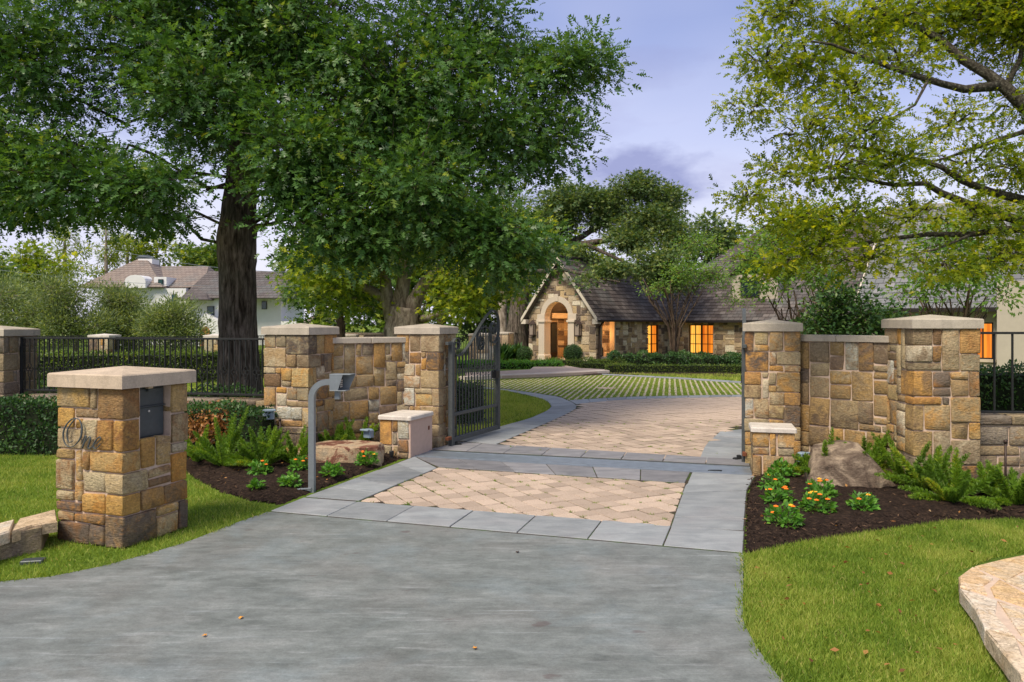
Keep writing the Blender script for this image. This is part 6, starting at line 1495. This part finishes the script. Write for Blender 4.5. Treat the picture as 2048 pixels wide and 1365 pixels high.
for k, (px, Yt, lb) in enumerate(((1002, 40, 'broad leaved clump left of the topiary ball, by the pine trunk'), (1024, 40.5, 'broad leaved clump touching the left topiary ball'), (975, 40, 'broad leaved clump seen through the gate scroll bars'))):
    rg = np.random.default_rng(400 + k); n = 160; c = np.array([wx(px, Yt), Yt, .1]); ph = rg.random(n) * 2 * np.pi; rad_ = rg.random(n) * .4
    pos = c + np.stack([np.cos(ph) * rad_, np.sin(ph) * rad_, rg.random(n) * .3], 1); axis = np.stack([np.cos(ph) * .6, np.sin(ph) * .6, 1 + 0 * ph], 1) + rg.normal(size=(n, 3)) * .3
    me = leaf_mesh('broad_leaf_plant', pos, axis, rg.normal(size=(n, 3)), rg.uniform(.45, .8, n), rg.random(n), SLIM, 1.3); me.materials.append(M['leaf_hedge']); o = obj('broad_leaf_plant', me, None); tag(o, lb, 'plant', 'broad leaved clumps')

# --- foxtail ferns
def fern(label, base, nf, L, seed, spread_=1.0, up=.6):
    rg = np.random.default_rng(seed); t = thing('foxtail_fern', label, 'fern', tuple(base), 0, 'foxtail ferns'); ps, axs, nms, tn_, stems = [], [], [], [], MB()
    for k in range(nf):
        ph = 2 * math.pi * (k + rg.uniform(-.4, .4)) / nf; el_ = rg.uniform(.25, 1.25) if k > 2 else rg.uniform(1.1, 1.5); Lk = L * rg.uniform(.6, 1.15); hor = math.cos(el_) * spread_; d = Vector((math.cos(ph) * hor, math.sin(ph) * hor, math.sin(el_) * up + .25)).normalized()
        pts = [Vector((base[0], base[1], base[2])) + Vector((math.cos(ph), math.sin(ph), 0)) * .04 + d * (Lk * s_) + Vector((0, 0, -.30 * Lk * s_ * s_ * (1 - math.sin(el_) * .8))) for s_ in np.linspace(0, 1, 8)]
        stems.tube(pts, [.006 - .0005 * i for i in range(8)], 3, False); m = 420; s_ = rg.random(m) ** .9; A = np.array([tuple(p) for p in pts]); ii = np.minimum((s_ * 7).astype(int), 6); fr = (s_ * 7 - ii)[:, None]; pos = A[ii] * (1 - fr) + A[ii + 1] * fr
        tg = unit(A[ii + 1] - A[ii]); rd = unit(np.cross(tg, rg.normal(size=(m, 3)))); prof = (np.sin(np.clip(s_ * .92 + .08, 0, 1) * math.pi) ** .6) * .75 + .25
        ps.append(pos); axs.append(rd + tg * .65); nms.append(rg.normal(size=(m, 3))); tn_.append(np.stack([np.full(m, .5) + rg.normal() * .2 + rg.normal(size=m) * .13, .062 * prof], 1))
    obj('stems', stems, M['leaf_fern_stem'], t, world=True); tt = np.concatenate(tn_); me = leaf_mesh('fronds', np.concatenate(ps), np.concatenate(axs), np.concatenate(nms), tt[:, 1], tt[:, 0], SLIM, .9); me.materials.append(M['leaf_fern']); obj('fronds', me, None, t, world=True)
M['leaf_fern_stem'] = plain('fern_stem', (.10, .15, .02), .7, .1, 10)
for k, (px, py, nf, L, lb) in enumerate(((447, 940, 17, .80, 'tallest foxtail fern in the left bed, right of the mailbox pillar'), (525, 941, 16, .68, 'foxtail fern before the browning hedge, behind a small lantana'), (590, 935, 15, .62, 'foxtail fern at the foot of the left stone pier'), (668, 914, 15, .62, 'foxtail fern just behind the left sandstone boulder'), (718, 911, 15, .60, 'foxtail fern around the left bed flood light'), (395, 930, 11, .5, 'small foxtail fern half hidden by the mailbox pillar'),
        (1650, 972, 16, .66, 'foxtail fern left of the right boulder by the pedestal'), (1728, 958, 17, .72, 'foxtail fern behind the right boulder against the wing wall'), (1812, 976, 19, .74, 'foxtail fern just right of the right boulder'), (1862, 996, 17, .62, 'foxtail fern at the foot of the tall right pier'), (1905, 1018, 18, .58, 'bright foxtail fern in front of the tall right pier'), (2035, 1025, 17, .60, 'foxtail fern at the right frame edge in the mulch'), (1972, 1000, 13, .50, 'small foxtail fern under the right low wall'))):
    b = G(px, py); fern(lb, Vector((b.x, b.y, .06)), nf, L, 500 + k, 1.05)
# --- lantanas
def lantana(label, base, r, seed, nfl):
    rg = np.random.default_rng(seed); t = thing('lantana_plant', label, 'flower', tuple(base), 0, 'lantana plants'); n = int(240 * (r / .17) ** 1.3); d = unit(rg.normal(size=(n, 3)) * np.array([1, 1, .8])); d[:, 2] = np.abs(d[:, 2]); c = np.array(base)
    pos = c + d * (r * rg.random(n) ** .45)[:, None] * np.array([1, 1, 1.15]) + np.array([0, 0, .03]); axis = d + rg.normal(size=(n, 3)) * .5; nrm = d * .5 + np.array([0, 0, .8]) + rg.normal(size=(n, 3)) * .35
    me = leaf_mesh('foliage', pos, axis, nrm, .062 * rg.uniform(.6, 1.25, n), .5 + .22 * rg.normal(size=n), OVAL, 1.25); me.materials.append(M['leaf_lantana']); obj('foliage', me, None, t, world=True)
    st = MB(); rp = random.Random(seed)
    for k in range(9): p = Vector(pos[k]); st.tube([Vector(base) + Vector((0, 0, -.02)), Vector(base).lerp(p, .5) + Vector((0, 0, .02)), p], .004, 4, False)
    obj('stems', st, M['leaf_fern_stem'], t, world=True)
    for k in range(nfl):
        a = rp.uniform(0, 6.28); rr = r * rp.uniform(.2, .8); p = Vector(base) + Vector((math.cos(a) * rr, math.sin(a) * rr - r * .2, .03 + 1.12 * math.sqrt(max(.004, r * r - rr * rr)) + .012)); fm = MB()
        for q_ in range(7):
            b = q_ * 2.4; o_ = p + Vector((math.cos(b) * .014 * (q_ > 0), math.sin(b) * .014 * (q_ > 0), .005 * (q_ == 0))); fm.lathe([(.004, -.006), (.012, .0), (.006, .007)], 6, o_)
        obj('flower_head', fm, M['flower'] if rp.random() < .75 else M['flower_y'], t, world=True)
for k, (px, py, r, nf, lb) in enumerate(((519, 958, .17, 2, 'lantana with one orange bloom before the left foxtail ferns'), (601, 950, .16, 4, 'lantana with orange blooms just left of the intercom post'), (580, 983, .14, 0, 'small flowerless lantana at the foot of the intercom post'), (664, 962, .15, 0, 'flowerless lantana right of the intercom post'), (733, 938, .17, 6, 'orange flowered lantana at the right end of the left boulder'), (513, 990, .09, 0, 'tiny green seedling plant near the left lawn edge'),
        (1566, 965, .20, 0, 'flowerless lantana right under the right pedestal'), (1549, 988, .18, 2, 'lantana second from the right pedestal along the drive edge'), (1556, 1018, .19, 5, 'orange flowered lantana third from the pedestal along the drive edge'), (1641, 1006, .19, 5, 'orange flowered lantana touching the right boulder'), (1632, 1038, .20, 7, 'lantana with most orange blooms, in front of the right boulder'), (1568, 1066, .20, 5, 'orange flowered lantana nearest the camera in the right bed'), (1726, 1034, .17, 2, 'lantana below the right end of the right boulder'))):
    b = G(px, py); lantana(lb, Vector((b.x, b.y, .05)), r * .85, 600 + k, nf)

# --- mulch chips
def scatter_poly(poly, n, rg):
    xs_ = [p[0] for p in poly]; ys_ = [p[1] for p in poly]; out = []
    while len(out) < n:
        a = rg.random((n, 2)) * [max(xs_) - min(xs_), max(ys_) - min(ys_)] + [min(xs_), min(ys_)]
        out += [p for p in a if inside(p, poly)]
    return np.array(out[:n])
for poly, n, hz, sd in ((polyML, 5200, .055, 1), (polyMR, 8000, .075, 2)):
    rg = np.random.default_rng(sd); p = scatter_poly(poly, n, rg); pos = np.column_stack([p, rg.uniform(.5, 1.15, n) * hz + .012]); axis = rg.normal(size=(n, 3)) * np.array([1, 1, .3]); nrm = rg.normal(size=(n, 3)) * .4 + np.array([0, 0, 1])
    tt = rg.random(n) ** 1.4 * .9; tt = np.where(rg.random(n) > .985, 1, tt); me = leaf_mesh('mulch_chips', pos, axis, nrm, rg.uniform(.025, .07, n), tt, SLIM, 1.1); me.materials.append(M['chip'])
    o = obj('mulch_chips', me, None); tag(o, 'dark shredded bark chips covering the left planting bed' if sd == 1 else 'dark shredded bark chips covering the right planting bed', 'mulch'); o['kind'] = 'stuff'

# --- lawns (grass blades)
def lawn(name, label, poly, n, hgt, seed, wid=.006, zb=0.0, tm=.45, avoid=()):
    rg = np.random.default_rng(seed); p = scatter_poly(poly, n, rg)
    for a in avoid: p = np.array([q_ for q_ in p if not inside(q_, a)])
    n = len(p); pos = np.column_stack([p, np.full(n, zb)])
    axis = rg.normal(size=(n, 3)) * np.array([.55, .55, 0]) + np.array([0, 0, 1]); nrm = rg.normal(size=(n, 3)) * np.array([1, 1, 0.05])
    pat = np.array([noise.noise(Vector((q_[0] * 1.3, q_[1] * 1.3, seed))) + .6 * noise.noise(Vector((q_[0] * 4, q_[1] * 4, seed))) for q_ in p])
    tint = tm + .36 * pat + .18 * rg.normal(size=n); tint = np.where(rg.random(n) > .97, rg.uniform(.93, 1, n), np.clip(tint, 0, .93)); sz = hgt * rg.uniform(.55, 1.3, n) * (1 + .25 * pat)
    me = leaf_mesh(name, pos, axis, nrm, sz, tint, BLADE, wid / sz); me.materials.append(M['grass']); o = obj(name, me, None); tag(o, label, 'grass'); o['kind'] = 'stuff'
mbox = [xy(mc + ux * a * .40 + uy * b * .40) for a, b in ((-1, -1), (1, -1), (1, 1), (-1, 1))]
dl = gp(drive_px)
lawn('front_lawn', 'short green grass right of the drive in the foreground', ccw(gp([(1491, 1112), (1488, 1240), (1500, 1275), (1523, 1312), (1563, 1365), (1650, 1445), (1900, 1500), (2100, 1460), (2040, 1365), (1985, 1278), (1920, 1185), (1903, 1150), (1985, 1118), (2120, 1096), (2300, 1075), (2300, 1058), (2040, 1040), (1880, 1047), (1700, 1073), (1600, 1088)])), 85000, .05, 21, .0085, tm=.64)
lawn('front_lawn', 'green grass around the mailbox pillar left of the drive', ccw(dl + gp([(-700, 960), (-200, 914), (110, 910), (240, 931), (365, 937), (395, 963), (440, 987), (500, 1005), (545, 1012)])), 95000, .045, 22, .0075, tm=.66, avoid=(mbox,))
lawn('yard_lawn', 'bright green lawn inside the gate on the left', ccw(gp([(905, 884), (1005, 855), (1059, 840), (1096, 823), (1103, 814), (1093, 803), (1059, 793), (1006, 782), (880, 773), (780, 776), (780, 860)])), 30000, .07, 23, .014, tm=.85)  # raised blade tint puts the skylight on this lawn into its colour
lawn('house_lawn', 'bright green lawn before the house hedge', ccw(gp([(1210, 748.5), (1350, 755), (1484, 763.5), (1700, 776), (1700, 752), (1484, 750), (1300, 749.5)])), 9000, .09, 24, .03, tm=.85)
lawn('yard_lawn', 'bright lawn behind the left iron fence around the oak', ccw(gp([(-300, 765), (560, 757), (760, 765), (760, 815), (560, 850), (-300, 850)])), 30000, .09, 25, .022, tm=.85)
lawn('turf_grass', 'short grass growing between the pale turf paving strips', turf, 24000, .035, 26, .016, .02, tm=.85)
for poly, n, zz, lb, sd in ((polyMR, 110, .09, 'dry brown leaf litter strewn over the right planting bed', 41), (polyML, 80, .075, 'dry brown leaf litter strewn over the left planting bed', 42), (ccw(gp([(1495, 1112), (1492, 1240), (1570, 1365), (1980, 1365), (1903, 1160), (2040, 1110), (2040, 1045), (1700, 1078)])), 60, .045, 'scattered dry leaves caught in the right front lawn', 43)):
    rg = np.random.default_rng(sd); p = scatter_poly(poly, n, rg)
    me = leaf_mesh('leaf_litter', np.column_stack([p, zz + rg.random(n) * .015]), rg.normal(size=(n, 3)) * np.array([1, 1, .25]), rg.normal(size=(n, 3)) * .5 + np.array([0, 0, 1]), rg.uniform(.025, .06, n), rg.random(n), OVAL); me.materials.append(M['leaf_brown'])
    o = obj('leaf_litter', me, None); tag(o, lb, 'leaf litter'); o['kind'] = 'stuff'
# ragged grass along the drive edges
for line, sgn, lb, sd in ((drive_px[:7], 1, 'ragged grass fringe along the left edge of the drive', 51), (drive_r[:8], -1, 'ragged grass fringe along the right edge of the drive', 52)):
    rg = np.random.default_rng(sd); Q = np.array([G(*p)[:2] for p in line]); seg = np.linalg.norm(np.diff(Q, axis=0), axis=1); n = int(seg.sum() * 620)
    k = rg.choice(len(seg), n, p=seg / seg.sum()); t = rg.random(n)[:, None]; p = Q[k] * (1 - t) + Q[k + 1] * t; d = np.diff(Q, axis=0)[k] / seg[k][:, None]; nn = np.stack([d[:, 1], -d[:, 0]], 1) * (1 if sgn > 0 else 1)
    p = p + nn * rg.normal(size=(n, 1)) * .018; cl = np.array([noise.noise(Vector((q_[0] * 6, q_[1] * 6, 2))) for q_ in p]); keep = cl + rg.normal(size=n) * .2 > -.05; p = p[keep]; n = len(p)
    me = leaf_mesh('edge_grass', np.column_stack([p, np.full(n, .005)]), rg.normal(size=(n, 3)) * np.array([.8, .8, 0]) + np.array([0, 0, .9]), rg.normal(size=(n, 3)), rg.uniform(.035, .07, n), np.clip(.5 + .25 * rg.normal(size=n), 0, 1), BLADE, .16); me.materials.append(M['grass'])
    o = obj('edge_grass', me, None); tag(o, lb, 'grass'); o['kind'] = 'stuff'
# joint weeds at the corners of the front pavers
rgj = np.random.default_rng(31); pj = []
for (p_, z_) in CORN:
    if rgj.random() < (.26 if p_[1] < 10 else .10):
        for _ in range(rgj.integers(5, 22)): pj.append((p_[0] + rgj.normal() * .018, p_[1] + rgj.normal() * .014, .018))
pj = np.array(pj); n = len(pj)
me = leaf_mesh('joint_grass', pj, rgj.normal(size=(n, 3)) * np.array([.8, .8, 0]) + np.array([0, 0, 1]), rgj.normal(size=(n, 3)), rgj.uniform(.018, .042, n), rgj.uniform(.2, .8, n), BLADE, .22); me.materials.append(M['grass'])
o = obj('joint_grass', me, None); tag(o, 'little grass tufts in the joints of the pink pavers', 'grass'); o['kind'] = 'stuff'
